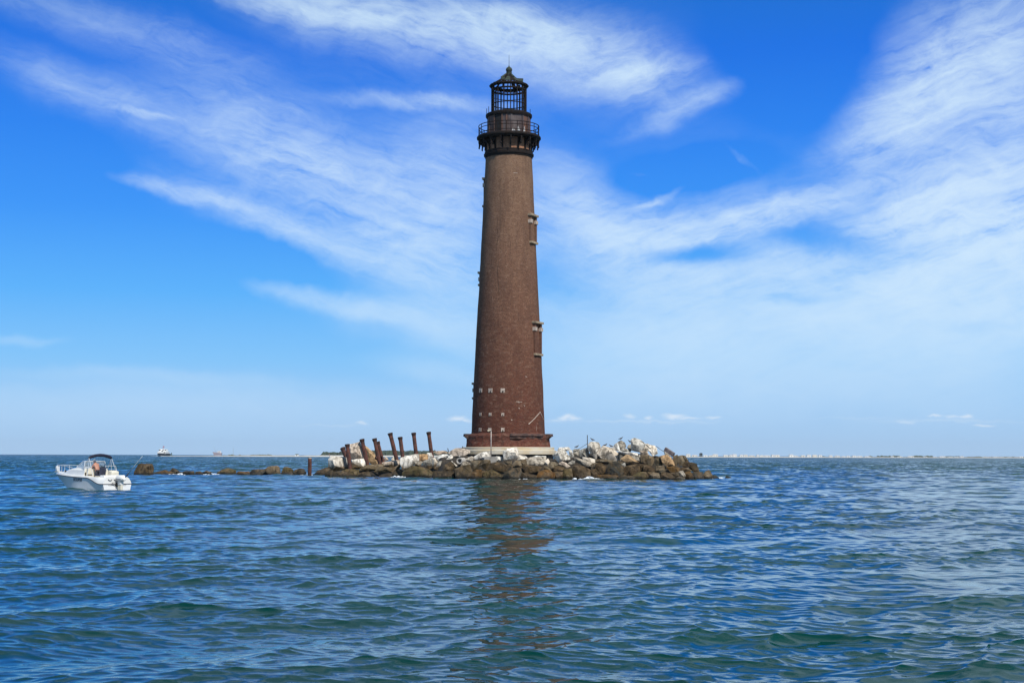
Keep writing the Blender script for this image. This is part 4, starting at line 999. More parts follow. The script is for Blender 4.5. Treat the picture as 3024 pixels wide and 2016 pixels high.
# ------------------------------------------------------------------ birds on the skyline rocks
M_BIRD = mat('dark_plumage', (.07, .06, .055), .8, 0, .3, 20)
def bird(px, y, D, flip, lab):
    p = P(px, y, D * K)
    mb = MB()
    s = -1 if flip else 1
    mb.tube([(-.26 * s, 0, .10), (-.12 * s, 0, .14), (.0, 0, .17), (.10 * s, 0, .20), (.15 * s, 0, .28), (.19 * s, 0, .31), (.26 * s, 0, .30)], [.012, .05, .075, .06, .035, .035, .008], 8)
    mb.tube([(.02 * s, .03, .12), (.02 * s, .03, -.03)], .01, 4).tube([(.02 * s, -.03, .12), (.02 * s, -.03, -.03)], .01, 4)
    o = mb.build('bird', M_BIRD, None, True)
    o.location = p
    tag(o, lab, 'bird', 'small dark birds perched on the rocks')
bird(1787, 1318, 174.6, 0, 'small dark bird in the dip on top of the striped white boulder')
bird(1805, 1321, 174.7, 1, 'small dark bird beside the bright leaning slab')
bird(1833, 1299, 175.6, 0, 'small dark bird on the peaked skyline rock')
bird(1861, 1308, 176.6, 1, 'small dark bird on the grey rock behind the tallest block')
bird(1703, 1323, 176.8, 0, 'small dark bird on the low grey skyline rock east of the base')
bird(1750, 1302, 174.8, 1, 'small dark bird on the tall tapering boulder by the rod')

# ------------------------------------------------------------------ foam where the swell meets the rocks
def foam():
    m, nt, b = newmat('white_foam')
    b.inputs['Base Color'].default_value = (.70, .74, .78, 1); b.inputs['Roughness'].default_value = .8
    rng = random.Random(4); mb = MB()
    for x, y, w, h, n, D in [(1744, 1410, 26, 8, 75, 166.8), (1697, 1409, 5, 4, 10, 166.6), (1728, 1413, 14, 4, 26, 166.4), (1176, 1400, 18, 5, 34, 180), (1190, 1406, 10, 3, 12, 178), (532, 1397, 9, 5, 30, 196.5), (551, 1388, 20, 2.5, 34, 201), (565, 1390, 14, 2, 16, 201), (517, 1401, 12, 2, 18, 196), (630, 1399, 16, 5, 44, 197.5), (609, 1393, 9, 3, 20, 198.5), (905, 1397, 20, 2.5, 24, 196.5), (850, 1400, 14, 2, 10, 196),
                            (1545, 1418, 20, 1.0, 10, 165.2), (2075, 1410, 18, 2.4, 14, 172), (2130, 1412, 10, 1.2, 6, 178)]:
        for k in range(n):
            a = rng.gauss(0, .4); v = abs(rng.gauss(0, .4))
            D_ = D * K + rng.uniform(-.5, .6)
            p = P(x + a * w * 1.4, y, D_)
            zz = max(.02, min(1, v) * h * 1.1 * D_ / FPX * max(.15, 1 - (a * 1.2) ** 2))
            s = rng.uniform(.03, .11)
            mb.ball((p.x, p.y, zz), s, 6, 4, (rng.uniform(1, 2.4), 1.2, rng.uniform(.5, 1)))
    o = mb.build('foam', m, None, True)
    tag(o, 'white surf foam breaking against the rocks', 'foam', kind='stuff')
foam()
# ------------------------------------------------------------------ motor boat
M_GEL = mat('white_gelcoat', (.80, .80, .78), .25, 0, .06, 1.5, 0)
M_HULL = mat('white_hull', (.84, .85, .86), .22, 0, .06, 1.5, 0)
M_CREAM = mat('cream_liner', (.78, .73, .60), .45, 0, .08, 3, 0)
M_NAVY = mat('navy_canvas', (.010, .012, .035), .8, 0, .3, 6, .3)
M_NVY2 = mat('navy_vinyl', (.035, .042, .075), .5, 0, .3, 6, .1)
M_RUB = mat('dark_rub_rail', (.05, .05, .065), .5)
M_STEEL = mat('polished_steel', (.72, .74, .76), .35, .4, .1)
M_BLACK = mat('black_plastic', (.012, .012, .013), .45)
M_LETTER = mat('grey_lettering', (.10, .12, .16), .5)
M_GLASS, nt, b = newmat('windshield_glass')
b.inputs['Base Color'].default_value = (.55, .66, .74, 1); b.inputs['Roughness'].default_value = .08
b.inputs['Alpha'].default_value = .38
LB, TH = 6.75, R(51.5)
stern = P(346, 1446.3, 104.6)
# local axes: x forward to the bow, y to port, z up
BOAT = empty('motor_boat', (stern.x, stern.y, 0), math.pi / 2 + TH)
tag(BOAT, 'white cuddy cabin motor boat with a rolled navy canvas top and outboard motor', 'boat')
def bs(t):                       # half beam at the rub rail
    return 1.27 * (.93 + .07 * ss(0, .35, t)) if t < .42 else 1.27 * max(0.0, 1 - ((t - .42) / .58) ** 2.3) ** .62
def zr(t):                       # rub rail height, dropping in a swoop to the stern
    return .40 + .42 * ss(.05, .27, t) + .19 * ss(.25, 1.0, t)
def zg(t):                       # gunwale height
    return .86 + .10 * ss(.1, .4, t) + .19 * ss(.4, 1, t)
def xo(t, z):                    # raked stem
    return t * LB - max(0, (zr(t) - z)) * .62 * ss(.62, 1, t)
def sec(t):
    b_ = bs(t); zk = -.42 + 1.12 * ss(.62, 1.0, t) ** 1.3; zc = -.06 + .72 * ss(.45, 1.0, t) ** 1.4
    zc = max(zc, zk + .02); zz = zr(t)
    bc = b_ * (.90 - .35 * ss(.4, 1, t))
    pts = [(0, zk), (bc * .5, zk + (zc - zk) * .52), (bc, zc), (bc + (b_ - bc) * .12, zc + .03)]
    for k in range(1, 5):
        u = k / 4
        pts.append((bc + (b_ - bc) * (.12 + .88 * u ** 1.35), zc + .03 + (zz - zc - .03) * u))
    return [(xo(t, z), y, z) for y, z in pts]
NS = 40
ts = [i / NS for i in range(NS + 1)]
def skin(sections, mirror=True):
    vs = []; fs = []; m = len(sections[0])
    for s in (1, -1) if mirror else (1,):
        b0 = len(vs)
        for sc_ in sections: vs += [(x, y * s, z) for x, y, z in sc_]
        for i in range(len(sections) - 1):
            for k in range(m - 1):
                a = b0 + i * m + k
                fs.append((a, a + 1, a + m + 1, a + m))
    return vs, fs
S_ = [sec(t) for t in ts]
mb = MB(); mb.add(*skin(S_))
tr0 = S_[0]; mb.add([(x, y, z) for x, y, z in tr0] + [(x, -y, z) for x, y, z in reversed(tr0)], [tuple(range(2 * len(tr0)))])
mb.build('hull', M_HULL, BOAT, True, angle=22)
# white deck moulding above the rub rail
def deck_sec(t):
    b_ = bs(t); z0 = zr(t); z1 = zg(t)
    tum = .05 + .30 * (1 - ss(0, .16, t))
    bt = max(0, b_ - tum * min(1, b_ / .6)); bi = max(0, bt - .26 * min(1, b_ / .8))
    h = z1 - z0
    return [(t * LB, b_, z0), (t * LB, b_ - (b_ - bt) * .25, z0 + h * .45), (t * LB, b_ - (b_ - bt) * .62, z0 + h * .82), (t * LB, bt, z1), (t * LB, bi, z1 + .01), (t * LB, bi * .99, .30 if t < .46 else z1 + .02)]
D_ = [deck_sec(t) for t in ts]
mb = MB(); mb.add(*skin(D_))
d0 = D_[0][:5]; mb.add([(x - .001, y, z) for x, y, z in d0] + [(x - .001, -y, z) for x, y, z in reversed(d0)], [tuple(range(10))])
mb.box((.42, 0, .56), (.84, 1.5, .58))
mb.build('deck', M_GEL, BOAT, True, angle=28)
MB().prism([(0.8, -.93), (3.2, -.98), (3.2, .98), (.8, .93)], (0, 0, .30), (1, 0, 0), (0, 1, 0), (0, 0, 1), .04).build('cockpit_floor', M_CREAM, BOAT)
rr_ = [(t * LB + (.01 if t > .99 else 0), bs(t) + .012, zr(t)) for t in ts]
MB().tube(rr_ + [(x, -y, z) for x, y, z in reversed(rr_)], .026, 6).tube([(-.012, bs(0), zr(0)), (-.012, -bs(0), zr(0))], .024, 6).build('rub_rail', M_RUB, BOAT, True)
# cuddy cabin
def cab(x):
    t = x / LB; w = max(.05, bs(t) - .30); h = .47 * ss(5.9, 3.4, x) + .02
    return [(x, w + .06, zg(t) - .01), (x, w, zg(t) + h * .75), (x, w * .86, zg(t) + h), (x, w * .4, zg(t) + h + .05), (x, 0, zg(t) + h + .06)]
cs = [cab(2.35 + (6.0 - 2.35) * i / 20) for i in range(21)]
mb = MB(); mb.add(*skin(cs))
mb.build('cabin', M_GEL, BOAT, True, angle=30)
c0 = cs[0]
MB().add([(x, y, z) for x, y, z in c0] + [(x, -y, z) for x, y, z in reversed(c0)] + [(2.35, -.98, .3), (2.35, .98, .3)], [tuple(range(12))]).build('bulkhead', M_CREAM, BOAT)
MB().box((2.33, .55, 1.02), (.04, .34, .05)).build('bulkhead_slot', M_RUB, BOAT)
MB().box((2.32, .93, 1.06), (.05, .07, .22)).build('cabin_handle', M_BLACK, BOAT)
MB().tube([(4.75, bs(4.75 / LB) - .27, 1.24), (4.75, bs(4.75 / LB) - .33, 1.25)], .085, 14).build('porthole', M_BLACK, BOAT)
MB().box((2.55, -.3, 1.50), (.5, 1.0, .10)).build('dashboard', M_BLACK, BOAT, bevel=.03)
MB().tube([(2.22 + .04 * math.sin(k * math.pi / 8), -.25 + .17 * math.cos(k * math.pi / 8), 1.48 + .17 * math.sin(k * math.pi / 8)) for k in range(17)], .016, 6).build('steering_wheel', M_BLACK, BOAT)
# windshield
def ws(pts, n='windshield_pane'):
    vs = [Vector(p) for p in pts]; k = len(vs)
    nn = (vs[1] - vs[0]).cross(vs[2] - vs[0]).normalized() * .008
    return MB().add(vs + [v + nn for v in vs], [tuple(range(k)), tuple(range(2 * k - 1, k - 1, -1))] + [(i, (i + 1) % k, k + (i + 1) % k, k + i) for i in range(k)]).build(n, M_GLASS, WS)
WS = empty('windshield'); WS.parent = BOAT
A1, A2 = (3.75, .62, 1.53), (3.1, .55, 1.94)
Bq, B2 = (2.5, .93, 1.38), (2.55, .82, 1.92)
A1s, A2s, Bs, B2s = [(x, -y, z) for x, y, z in (A1, A2, Bq, B2)]
ws([A1, A1s, A2s, A2]); ws([A1, A2, B2, Bq]); ws([A1s, A2s, B2s, Bs])
for a, b_ in ((A1, A2), (A1s, A2s), (A2, A2s), (A2, B2), (A2s, B2s), (A1, A1s), (A1, Bq), (A1s, Bs), (B2, Bq), (B2s, Bs)):
    MB().tube([a, b_], .034, 6).build('windshield_frame', M_STEEL, WS)
# rolled canvas top on its steel bows
arch = [(1.95, .93 - 1.86 * k / 14, 2.16 + .20 * math.sin(math.pi * k / 14) ** .7) for k in range(15)]
MB().tube(arch, [.07, .095, .11, .10, .11, .10, .105, .11, .10, .11, .10, .11, .105, .10, .08], 10).build('canvas_top', M_NAVY, BOAT, True)
for sgn in (1, -1):
    MB().tube([(1.95, .93 * sgn, 2.16), (2.45, 1.0 * sgn, 1.40)], .022, 6).build('top_bow', M_STEEL, BOAT)
    MB().tube([(1.95, .93 * sgn, 2.16), (1.35, 1.02 * sgn, .98)], .022, 6).build('top_bow', M_STEEL, BOAT)
    MB().tube([(1.98, .9 * sgn, 2.05), (1.98, 1.02 * sgn, .98)], .018, 6).build('top_bow', M_STEEL, BOAT)
# seats
st = empty('helm_seat'); st.parent = BOAT
MB().box((1.75, .12, .62), (.5, .55, .62)).build('seat_box', M_CREAM, st, bevel=.04)
MB().box((1.78, .12, .97), (.5, .52, .12)).build('seat_cushion', M_NVY2, st, bevel=.04)
MB().box((1.5, .12, 1.20), (.12, .5, .62), Matrix.Rotation(R(-10), 3, 'Y')).build('seat_back', M_NVY2, st, bevel=.04)
s2 = empty('leaning_post'); s2.parent = BOAT
MB().box((1.25, -.55, .82), (.5, .75, .95), Matrix.Rotation(R(-12), 3, 'Y'), .8).build('post_box', M_CREAM, s2, bevel=.06)
MB().tube([(1.35, -.1, 1.28), (1.5, -.1, 1.62), (1.5, -.95, 1.62), (1.35, -.95, 1.28)], .022, 6).build('post_rail', M_STEEL, s2)
MB().box((.55, .0, .92), (.5, 1.75, .16)).build('stern_seat', M_GEL, BOAT, bevel=.07)
for y in (.62, .15):
    MB().tube([(-.03, y + .16, .73), (-.045, y + .08, .66), (-.05, y, .64), (-.045, y - .08, .66), (-.03, y - .16, .73)], .02, 6).build('stern_handle', M_RUB, BOAT)
# bow rail and fenders
BR = empty('bow_rail'); BR.parent = BOAT
def rp(x, s, z): return (x, s * max(.03, bs(min(x, 6.7) / LB) - .08), z)
for s in (1, -1):
    MB().tube([rp(3.5, s, 1.50), rp(4.3, s, 1.58), rp(5.2, s, 1.62), rp(6.0, s, 1.64), rp(6.5, s, 1.66), (6.78, .0, 1.66)], .02, 6).build('rail_tube', M_STEEL, BR, True)
    for x in (4.5, 5.4, 6.2, 6.62):
        MB().tube([rp(x, s, zg(x / LB)), rp(x, s, 1.63)], .017, 6).build('rail_post', M_STEEL, BR)
MB().box((6.78, 0, 1.17), (.5, .26, .07)).build('anchor_roller', M_GEL, BOAT, bevel=.02)
for x, y in ((6.28, .40), (5.85, .62)):
    y = bs(x / LB) - .10
    f = MB().lathe([(.02, 0), (.10, .05), (.105, .10), (.105, .34), (.09, .40), (.03, .44)], 16).build('fender', M_GEL, BOAT, True)
    f.location = (x, y, zg(x / LB) + .03)
# outboard motor
OB = empty('outboard_motor', (0, 0, 0)); OB.parent = BOAT
cow = MB()
cs = []
for x, hw, zb_, zt_ in ((-.78, .12, .66, .84), (-.70, .19, .60, .93), (-.5, .225, .57, .99), (-.25, .22, .57, 1.0), (-.05, .19, .58, .97), (.02, .12, .62, .9)):
    cs.append([(x, hw * math.cos(a) * (1 if abs(math.cos(a)) < .9 else .97), (zb_ + zt_) / 2 + (zt_ - zb_) / 2 * math.copysign(abs(math.sin(a)) ** .7, math.sin(a))) for a in [2 * math.pi * k / 20 for k in range(21)]])
vs, fs = skin(cs, False); cow.add(vs, fs + [tuple(range(20)), tuple(5 * 21 + k for k in range(20))])
cow.build('cowling', M_GEL, OB, True, angle=50)
MB().tube([(-.76, .13, .74), (-.5, .225, .72), (-.25, .225, .72), (-.02, .17, .74)], .016, 6).build('cowling_stripe', M_RUB, OB)
MB().box((-.36, 0, .46), (.36, .26, .26)).build('midsection', M_GEL, OB, bevel=.05)
MB().box((-.34, 0, .06), (.3, .17, .62), None, 1.25).build('drive_leg', M_CREAM, OB, bevel=.04)
MB().box((-.05, 0, .36), (.16, .34, .3)).build('mount_bracket', M_BLACK, OB, bevel=.03)
MB().box((-.42, 0, -.16), (.5, .34, .03)).build('anti_ventilation_plate', M_CREAM, OB)
MB().tube([(-.08, .05, .45), (-.2, .3, .52), (-.1, .5, .47), (.0, .45, .4)], .022, 6).build('cable', M_BLACK, OB, True)
# lettering on the port side
def lettering(txt, x0, zbase, size, parent):
    cu = bpy.data.curves.new('lettering', 'FONT'); cu.body = txt; cu.size = size; cu.shear = .25; cu.offset = .012; cu.extrude = .0
    cu.space_character = 1.05
    ob = bpy.data.objects.new('tmp_text', cu); COL.objects.link(ob)
    me = bpy.data.meshes.new_from_object(ob.evaluated_get(bpy.context.evaluated_depsgraph_get()))
    bpy.data.objects.remove(ob)
    bm = bmesh.new(); bm.from_mesh(me)
    bmesh.ops.subdivide_edges(bm, edges=[e for e in bm.edges if e.calc_length() > .12], cuts=2)
    for v in bm.verts:
        x = x0 - v.co.x; z = zbase + v.co.y - (v.co.x) * .028
        t = x / LB
        S = sec(t); y = 0
        for (xa, ya, za), (xb, yb, zb_) in zip(S[3:], S[4:]):
            if za <= z <= zb_ + 1e-6: y = ya + (yb - ya) * (z - za) / (zb_ - za + 1e-9)
        v.co = (x, y + .012, z)
    bm.to_mesh(me); bm.free()
    me.materials.clear(); me.materials.append(M_LETTER)
    o = bpy.data.objects.new('lettering', me); COL.objects.link(o); o.parent = parent
lettering('ECLIPSE', 3.25, .60, .27, BOAT)

# ------------------------------------------------------------------ man at the helm
def person():
    root = empty('person', (0, 0, 0))
    mw = Matrix.Translation((stern.x, stern.y, 0)) @ Matrix.Rotation(math.pi / 2 + TH, 4, 'Z')
    root.location = mw @ Vector((1.98, .16, .325)); root.rotation_euler = (0, 0, math.pi / 2 + TH)
    tag(root, 'shirtless man with white hair leaning forward at the helm of the motor boat', 'person')
    V = []; E = []; Rd = []
    def v(p, r, par=None):
        V.append(p); Rd.append(r)
        if par is not None: E.append((par, len(V) - 1))
        return len(V) - 1
    pel = v((0, 0, .93), (.15, .13)); sp = v((.07, 0, 1.10), (.16, .125), pel); ch = v((.19, 0, 1.33), (.175, .135), sp)
    nk = v((.30, 0, 1.47), (.062, .06), ch); h0 = v((.37, 0, 1.57), (.085, .09), nk); h1 = v((.40, 0, 1.66), (.078, .092), h0); v((.41, 0, 1.73), (.05, .06), h1)
    nose = v((.475, 0, 1.60), (.018, .018), h0); v((.455, 0, 1.53), (.028, .022), h0)
    for s in (1, -1):
        sh = v((.21, .19 * s, 1.40), (.07, .065), ch); el_ = v((.33, .27 * s, 1.15), (.047, .043), sh); wr = v((.55, .20 * s, 1.11), (.03, .027), el_); pm = v((.615, .19 * s, 1.12), (.037, .018), wr)
        for k, (dy, ln) in enumerate(((-.028, .062), (-.010, .072), (.010, .068), (.027, .054))):
            a = v((.655, .19 * s + dy * s * -1, 1.125), (.010, .010), pm); b1 = v((.655 + ln * .6, .19 * s - dy * s, 1.115), (.009, .009), a); v((.655 + ln * .75, .19 * s - dy * s, 1.085), (.008, .008), b1)
        a = v((.61, (.19 - .035) * s, 1.11), (.011, .011), pm); v((.645, (.19 - .06) * s, 1.095), (.009, .009), a)
        hp = v((.0, .095 * s, .88), (.10, .10), pel); kn = v((.07, .12 * s, .50), (.062, .062), hp); an = v((-.01, .12 * s, .09), (.042, .042), kn); v((.13, .13 * s, .035), (.045, .03), an)
    me = bpy.data.meshes.new('body'); me.from_pydata(V, E, [])
    o = bpy.data.objects.new('body', me); COL.objects.link(o)
    m_ = o.modifiers.new('skin', 'SKIN'); m_.use_smooth_shade = True
    for d, r in zip(me.skin_vertices[0].data, Rd): d.radius = r
    me.skin_vertices[0].data[0].use_root = True
    o.modifiers.new('sub', 'SUBSURF').levels = 2; o.modifiers['sub'].render_levels = 2
    dg = bpy.context.evaluated_depsgraph_get()
    m2 = bpy.data.meshes.new_from_object(o.evaluated_get(dg)); m2.name = 'body'
    bpy.data.objects.remove(o)
    bd = bpy.data.objects.new('body', m2); COL.objects.link(bd); bd.parent = root
    m2.materials.append(mat('tanned_skin', (.46, .22, .15), .55, 0, .15, 8, 0))
    hm = mat('white_hair', (.72, .70, .67), .8, 0, .15, 30, .3)
    MB().ball((.385, 0, 1.665), .1, 16, 10, (.98, .92, .82)).ball((.335, 0, 1.60), .075, 12, 8, (.8, 1.15, 1)).build('hair', hm, root, True)
    shm = mat('dark_shorts', (.03, .032, .045), .8, 0, .2, 10, .2)
    sb = MB(); sb.tube([(0, 0, 1.03), (0, 0, .95), (0, 0, .86)], [.155, .175, .16], 16)
    for s in (1, -1): sb.tube([(.0, .09 * s, .90), (.03, .105 * s, .72), (.06, .12 * s, .56)], [.115, .10, .092], 14)
    sb.build('shorts', shm, root, True)
    for s in (1, -1):
        MB().ball((.452, .034 * s, 1.615), .013, 8, 6).build('eye', M_BLACK, root, True)
        MB().ball((.385, .085 * s, 1.60), .03, 8, 6, (.8, .35, 1.1)).build('ear', m2.materials[0], root, True)
    MB().tube([(.478, .022, 1.555), (.487, 0, 1.552), (.478, -.022, 1.555)], .006, 5).build('mouth', M_BLACK, root)
person()
# ------------------------------------------------------------------ fishing rod in the stern
ra, rb_ = P(374.5, 1403, 103.4), P(421, 1346, 102.6)
fr = empty('fishing_rod', ra); tag(fr, 'long thin fishing rod standing in the stern of the motor boat', 'fishing rod')
d = rb_ - ra
MB().tube([d * -.10, d * .13], .028, 8).build('rod_handle', M_NVY2, fr, True)
MB().tube([d * .13, d * .5, d * .8, d], [.030, .024, .017, .010], 6).build('rod_blank', mat('pale_rod', (.75, .80, .84), .4), fr, True)
rl = MB().tube([d * .06 + Vector((-.04, -.07, -.05)), d * .06 + Vector((.04, -.07, -.05))], .05, 12).build('reel', M_BLACK, fr, True)
# ------------------------------------------------------------------ far shore
rngf = random.Random(21)
M_SAND = mat('white_sand', (.60, .57, .51), .9, 0, .15, .02)
M_SCRUB = mat('dune_scrub', (.07, .085, .045), .9, 0, .4, .3, .3)
M_WOOD = mat('far_woods_green', (.040, .060, .036), .9, 0, .5, .15, .4)
DW = 2300.0
def strip(name, x0, x1, D, depth, hfun, m, seed=0, n=120):
    """a long low bank of ground, highest along its crest"""
    vs = []; fs = []
    for i in range(n + 1):
        px = x0 + (x1 - x0) * i / n
        h = hfun(px) * (1 + .25 * mnoise.noise((px * .05, seed, 0)))
        e = min(1, min(i, n - i) / 4)
        for dy, f in ((0, -.3), (depth * .12, .35), (depth * .4, .9), (depth * .6, 1), (depth, .0)):
            p = P(px, 1345, D + dy)
            vs.append((p.x, D + dy, max(-.6, h * f * e if f > 0 else -.6)))
    for i in range(n):
        for k in range(4):
            a = i * 5 + k
            fs.append((a, a + 1, a + 6, a + 5))
    o = MB().add(vs, fs).build(name, m, None, True)
    return o
wpx = DW / FPX
o = strip('beach', 470, 1400, DW, 120, lambda x: .7 + 1.1 * ss(560, 760, x) + .4 * ss(900, 1000, x), M_SAND, 1)
tag(o, 'thin white sand beach on the far shore west of the lighthouse', 'beach', kind='structure')
o = strip('beach', 1980, 3300, DW + 400, 160, lambda x: 1.5 - .4 * ss(2200, 2700, x), M_SAND, 5, 160)
tag(o, 'thin white sand beach on the far shore east of the lighthouse', 'beach', kind='structure')
def clumps(name, spans, D, m, lab, cat, dens=1.0):
    mb = MB()
    for x0, x1, h in spans:
        n = int((x1 - x0) * dens)
        for k in range(n):
            px = rngf.uniform(x0, x1)
            e = min(1, min(px - x0, x1 - px) / max(8, (x1 - x0) * .08))
            dd = D + rngf.uniform(0, 40)
            hh = h * D / FPX * e * rngf.uniform(.72, 1.05)
            r = rngf.uniform(.35, .6) * max(.8, hh)
            p = P(px, 1344, dd)
            v0 = len(mb.v)
            mb.ball((p.x, dd, max(.4, hh - r * .8)), r, 7, 5, (rngf.uniform(.9, 1.6), 1, rngf.uniform(.7, 1.0)))
            if hh > r: mb.ball((p.x + rngf.uniform(-1, 1), dd - 1, hh * .35), r, 6, 4, (1.3, 1, .9))
            for i in range(v0, len(mb.v)):
                q = Vector(mb.v[i]); q += Vector((mnoise.noise(q * .9), mnoise.noise(q * .9 + Vector((9, 0, 0))), mnoise.noise(q * .9 + Vector((0, 7, 0))))) * r * .5
                mb.v[i] = tuple(q)
    o = mb.build(name, m, None, False)
    tag(o, lab, cat, kind='stuff')
    return o
clumps('woods', [(948, 1010, 13), (985, 1345, 17), (940, 952, 7)], DW + 110, M_WOOD, 'far dark green wood behind the pilings', 'woods', 1.1)
clumps('scrub', [(668, 696, 5.5), (700, 722, 5), (735, 810, 5.5), (812, 842, 4), (868, 884, 6), (905, 915, 3.5), (640, 672, 2.6)], DW + 70, M_SCRUB, 'low dark scrub along the far western beach', 'scrub', 1.2)
clumps('scrub', [(2560, 2580, 6), (2585, 2665, 6), (2680, 2760, 6), (2770, 2850, 5), (2840, 3060, 4), (2140, 2160, 5), (2080, 2090, 5), (2340, 2350, 5.5), (2420, 2440, 5)], DW + 560, M_SCRUB, 'low dark scrub along the far eastern beach', 'scrub', .8)
# houses on the beaches
M_HW = [mat('white_beach_house', (.80, .80, .78), .7, 0, .05), mat('cream_beach_house', (.72, .68, .60), .7, 0, .05), mat('grey_beach_house', (.50, .52, .53), .7, 0, .05)]
M_HR = mat('pale_roof', (.60, .61, .62), .7, 0, .1)
def house(px, w, h, D, m, lab, group=None, roof=None, name='beach_house', cat='house'):
    s = D / FPX
    p = P(px, 1345, D)
    ww, hh = w * s, h * s
    root = empty(name, (p.x, D, 0)); tag(root, lab, cat, group)
    b0 = .5
    MB().box((0, 0, b0 + hh * .36), (ww, 9, hh * .72)).build('wall', m, root)
    MB().prism([(-ww * .56, 0), (ww * .56, 0), (ww * .35, hh * .30), (-ww * .35, hh * .30)], (0, 0, b0 + hh * .722), (1, 0, 0), (0, 0, 1), (0, 1, 0), 9.8).build('roof', roof or M_HR, root)
    for k in range(max(1, int(ww / 4))):
        MB().box((-ww / 2 + (k + .5) * ww / max(1, int(ww / 4)), -4.52, b0 + hh * .42), (1.1, .06, 1.3)).build('window', M_DARK, root)
    return root
x = 2032.0
while x < 3024:
    w = rngf.uniform(7, 16)
    f = 1 - ss(2250, 2750, x)
    h = rngf.uniform(4.5, 9) * (.48 + .52 * f)
    if rngf.random() < .80 and abs(x - 2070) > 12:
        house(x, w, h, DW + 480 + rngf.uniform(0, 60), rngf.choice(M_HW[:2] + M_HW[:1]), 'tiny white beach house in the row along the far eastern beach', 'white houses along the far eastern beach')
    x += w + rngf.uniform(0, 9) + (1 - f) * rngf.uniform(0, 14)
house(2070, 7.5, 11.5, DW + 470, mat('dark_house', (.055, .075, .095), .8, 0, .1), 'dark square house standing out of the white row on the far beach', None, M_DARK, 'dark_house')
house(877, 8.5, 6.5, DW + 30, M_HW[0], 'small white hut with a dark roof on the far western beach', None, M_SCRUB, 'beach_hut', 'hut')
# marker post, mast
p = P(972.5, 1345, DW - 20)
o = MB().tube([(p.x, p.y, -1), (p.x, p.y, 4.6)], .45, 6).build('marker_post', mat('pinkish_post', (.35, .22, .2), .8), None)
tag(o, 'pinkish marker post in front of the far wood, short of the pilings', 'post')
p = P(688.5, 1345, DW + 60)
o = MB().tube([(p.x, p.y, 0), (p.x, p.y, 13)], [.3, .12], 6).build('mast', mat('grey_mast', (.3, .32, .34), .7), None)
tag(o, 'thin grey mast rising from the far western beach', 'mast')
# ------------------------------------------------------------------ ship coming head on
DS = 2600.0; s = 1500 / FPX
p = P(481.5, 1341.8, DS)
SH = empty('ship', (p.x, DS, 0)); SH.scale = (DS / 1500,) * 3; tag(SH, 'far white workboat with a black hull coming bow first over the horizon', 'ship')
M_SW = mat('ship_white', (.82, .82, .80), .5, 0, .05); M_SBK = mat('ship_black_hull', (.012, .016, .024), .5)
hb = 14.5 * s
vs = []; fs = []
for y, w, z1 in ((-16, .05, 2.9), (-12, .5, 2.75), (-5, .94, 2.6), (6, 1, 2.5), (14, .95, 2.5)):
    for f, z in ((0, -1), (.78, -.5), (.9, .6), (1, z1)):
        vs += [(-hb * w * f, y, z)]
    for f, z in ((1, z1), (.9, .6), (.78, -.5), (0, -1)):
        vs += [(hb * w * f, y, z)]
for i in range(4):
    for k in range(7):
        a = i * 8 + k; fs.append((a, a + 1, a + 9, a + 8))
    fs.append((i * 8 + 3, i * 8 + 4, i * 8 + 12, i * 8 + 11))
fs.append(tuple(range(32, 40)))
MB().add(vs, fs).build('hull', M_SBK, SH)
MB().box((-2.2, -7.5, 1.85), (2.6, .3, .35)).box((2.6, -7.5, 1.9), (2.6, .3, .35)).build('hull_marking', M_SW, SH)
MB().box((0, 2, 3.5), (hb * 1.72, 16, 2.2)).build('deckhouse', M_SW, SH, bevel=.15)
MB().box((0, 2, 5.7), (hb * 1.42, 10, 2.4), None, .92).build('wheelhouse', M_SW, SH, bevel=.15)
for x, w in ((-2.7, 1.7), (.75, 1.1), (2.75, 1.2)):
    MB().box((x, -3.05, 5.9), (w, .12, .8)).build('window', M_DARK, SH)
MB().box((.45, -5.5, 4.9), (1.6, .5, 1.0)).build('deck_gear', M_BLACK, SH)
MB().box((2.9, -6.2, 3.6), (1.4, .1, .5)).build('window', M_DARK, SH)
MB().tube([(-.2, 1, 6.8), (-.2, 1, 10.2)], [.35, .15], 8).tube([(-1.6, 1, 8.6), (1.4, 1, 8.6)], .1, 6).build('mast', mat('reddish_mast', (.28, .16, .2), .6), SH)
MB().prism([(0, 0), (1.1, .5), (1.3, 1.5), (.15, 1.2)], (-.3, .9, 8.4), (1, 0, 0), (0, 0, 1), (0, 1, 0), .05).build('flag', mat('red_flag', (.45, .14, .18), .8), SH)
mb = MB()
for k in range(40):
    a = rngf.gauss(0, .55); mb.ball((a * hb * 2.3, -24 + rngf.uniform(-1, 6), .2), rngf.uniform(.4, .9), 6, 4, (2.2, 1, .7 * max(.3, 1 - abs(a))))
o = mb.build('bow_wave', bpy.data.materials['white_foam'], None, True); o.location = SH.location
tag(o, 'white bow wave of the far ship', 'foam', kind='stuff')
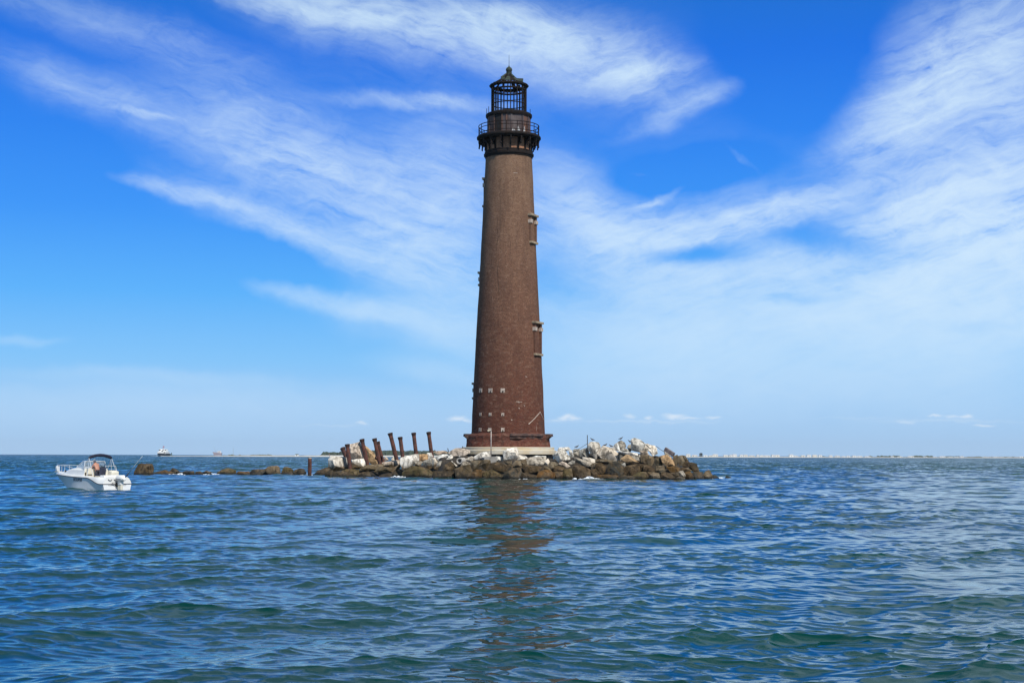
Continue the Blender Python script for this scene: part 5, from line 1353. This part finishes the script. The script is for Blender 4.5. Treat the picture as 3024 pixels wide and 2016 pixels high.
# channel buoy
p = P(506.5, 1341.5, 2400)
B_ = empty('channel_buoy', (p.x, 2400, 0)); B_.scale = (1.7, 1.7, 1.7); tag(B_, 'tiny dark channel buoy beside the far ship', 'buoy')
mbu = mat('dark_green_buoy', (.03, .07, .07), .6)
MB().lathe([(0, -.3), (.9, -.3), (.9, .5), (.2, .7)], 14).build('float', mbu, B_, True, angle=40)
MB().lathe([(.75, .5), (.35, 2.3), (.5, 2.4), (.5, 3.0), (.0, 3.3)], 10).build('tower', mbu, B_, True, angle=40)
# trawler beyond the sandbar
DT = DW + 190
p = P(643, 1341.8, DT); s = DT / FPX
T_ = empty('fishing_boat', (p.x, DT, 0)); tag(T_, 'hazy pinkish fishing trawler with a raised outrigger pole beyond the sandbar', 'fishing boat')
mp = mat('faded_hull', (.42, .36, .40), .7, 0, .2, .3)
MB().add([(-8, -2.5, 7.0), (7.2, -2.5, 5.6), (6.0, -2, 1.2), (-5.6, -2, 1.2), (-8, 2.5, 7.0), (7.2, 2.5, 5.6), (6, 2, 1.2), (-5.6, 2, 1.2)], [(0, 1, 2, 3), (7, 6, 5, 4), (0, 4, 5, 1), (1, 5, 6, 2), (2, 6, 7, 3), (3, 7, 4, 0)]).build('hull', mp, T_)
MB().box((2.6, 0, 7.2), (5.6, 3, 3.0), None, .9).build('wheelhouse', M_HW[0], T_, bevel=.1)
MB().box((2.6, -1.55, 7.6), (3.4, .1, .8)).build('window', M_DARK, T_)
MB().tube([(-2, 0, 6), (-7.5, -1, 16.5)], [.18, .1], 6).build('outrigger_pole', mat('grey_pole', (.3, .33, .36), .7), T_)
MB().tube([(-1, 0, 6), (-1, 0, 12)], [.18, .1], 6).build('mast', bpy.data.materials['grey_pole'], T_)
# ------------------------------------------------------------------ sea air
hz, nt, b = newmat('sea_haze')
nt.nodes.remove(b)
pvn = nt.nodes.new('ShaderNodeVolumePrincipled')
pvn.inputs['Color'].default_value = (.78, .86, .95, 1)
pvn.inputs['Density'].default_value = HAZE_D
pvn.inputs['Anisotropy'].default_value = .2
nt.links.new(pvn.outputs[0], nt.nodes['Material Output'].inputs['Volume'])
if HAZE_D:
    o = MB().box((0, 2600, 25), (9000, 6000, 58)).build('haze', hz)
    tag(o, 'thin sea haze', 'haze', kind='stuff')
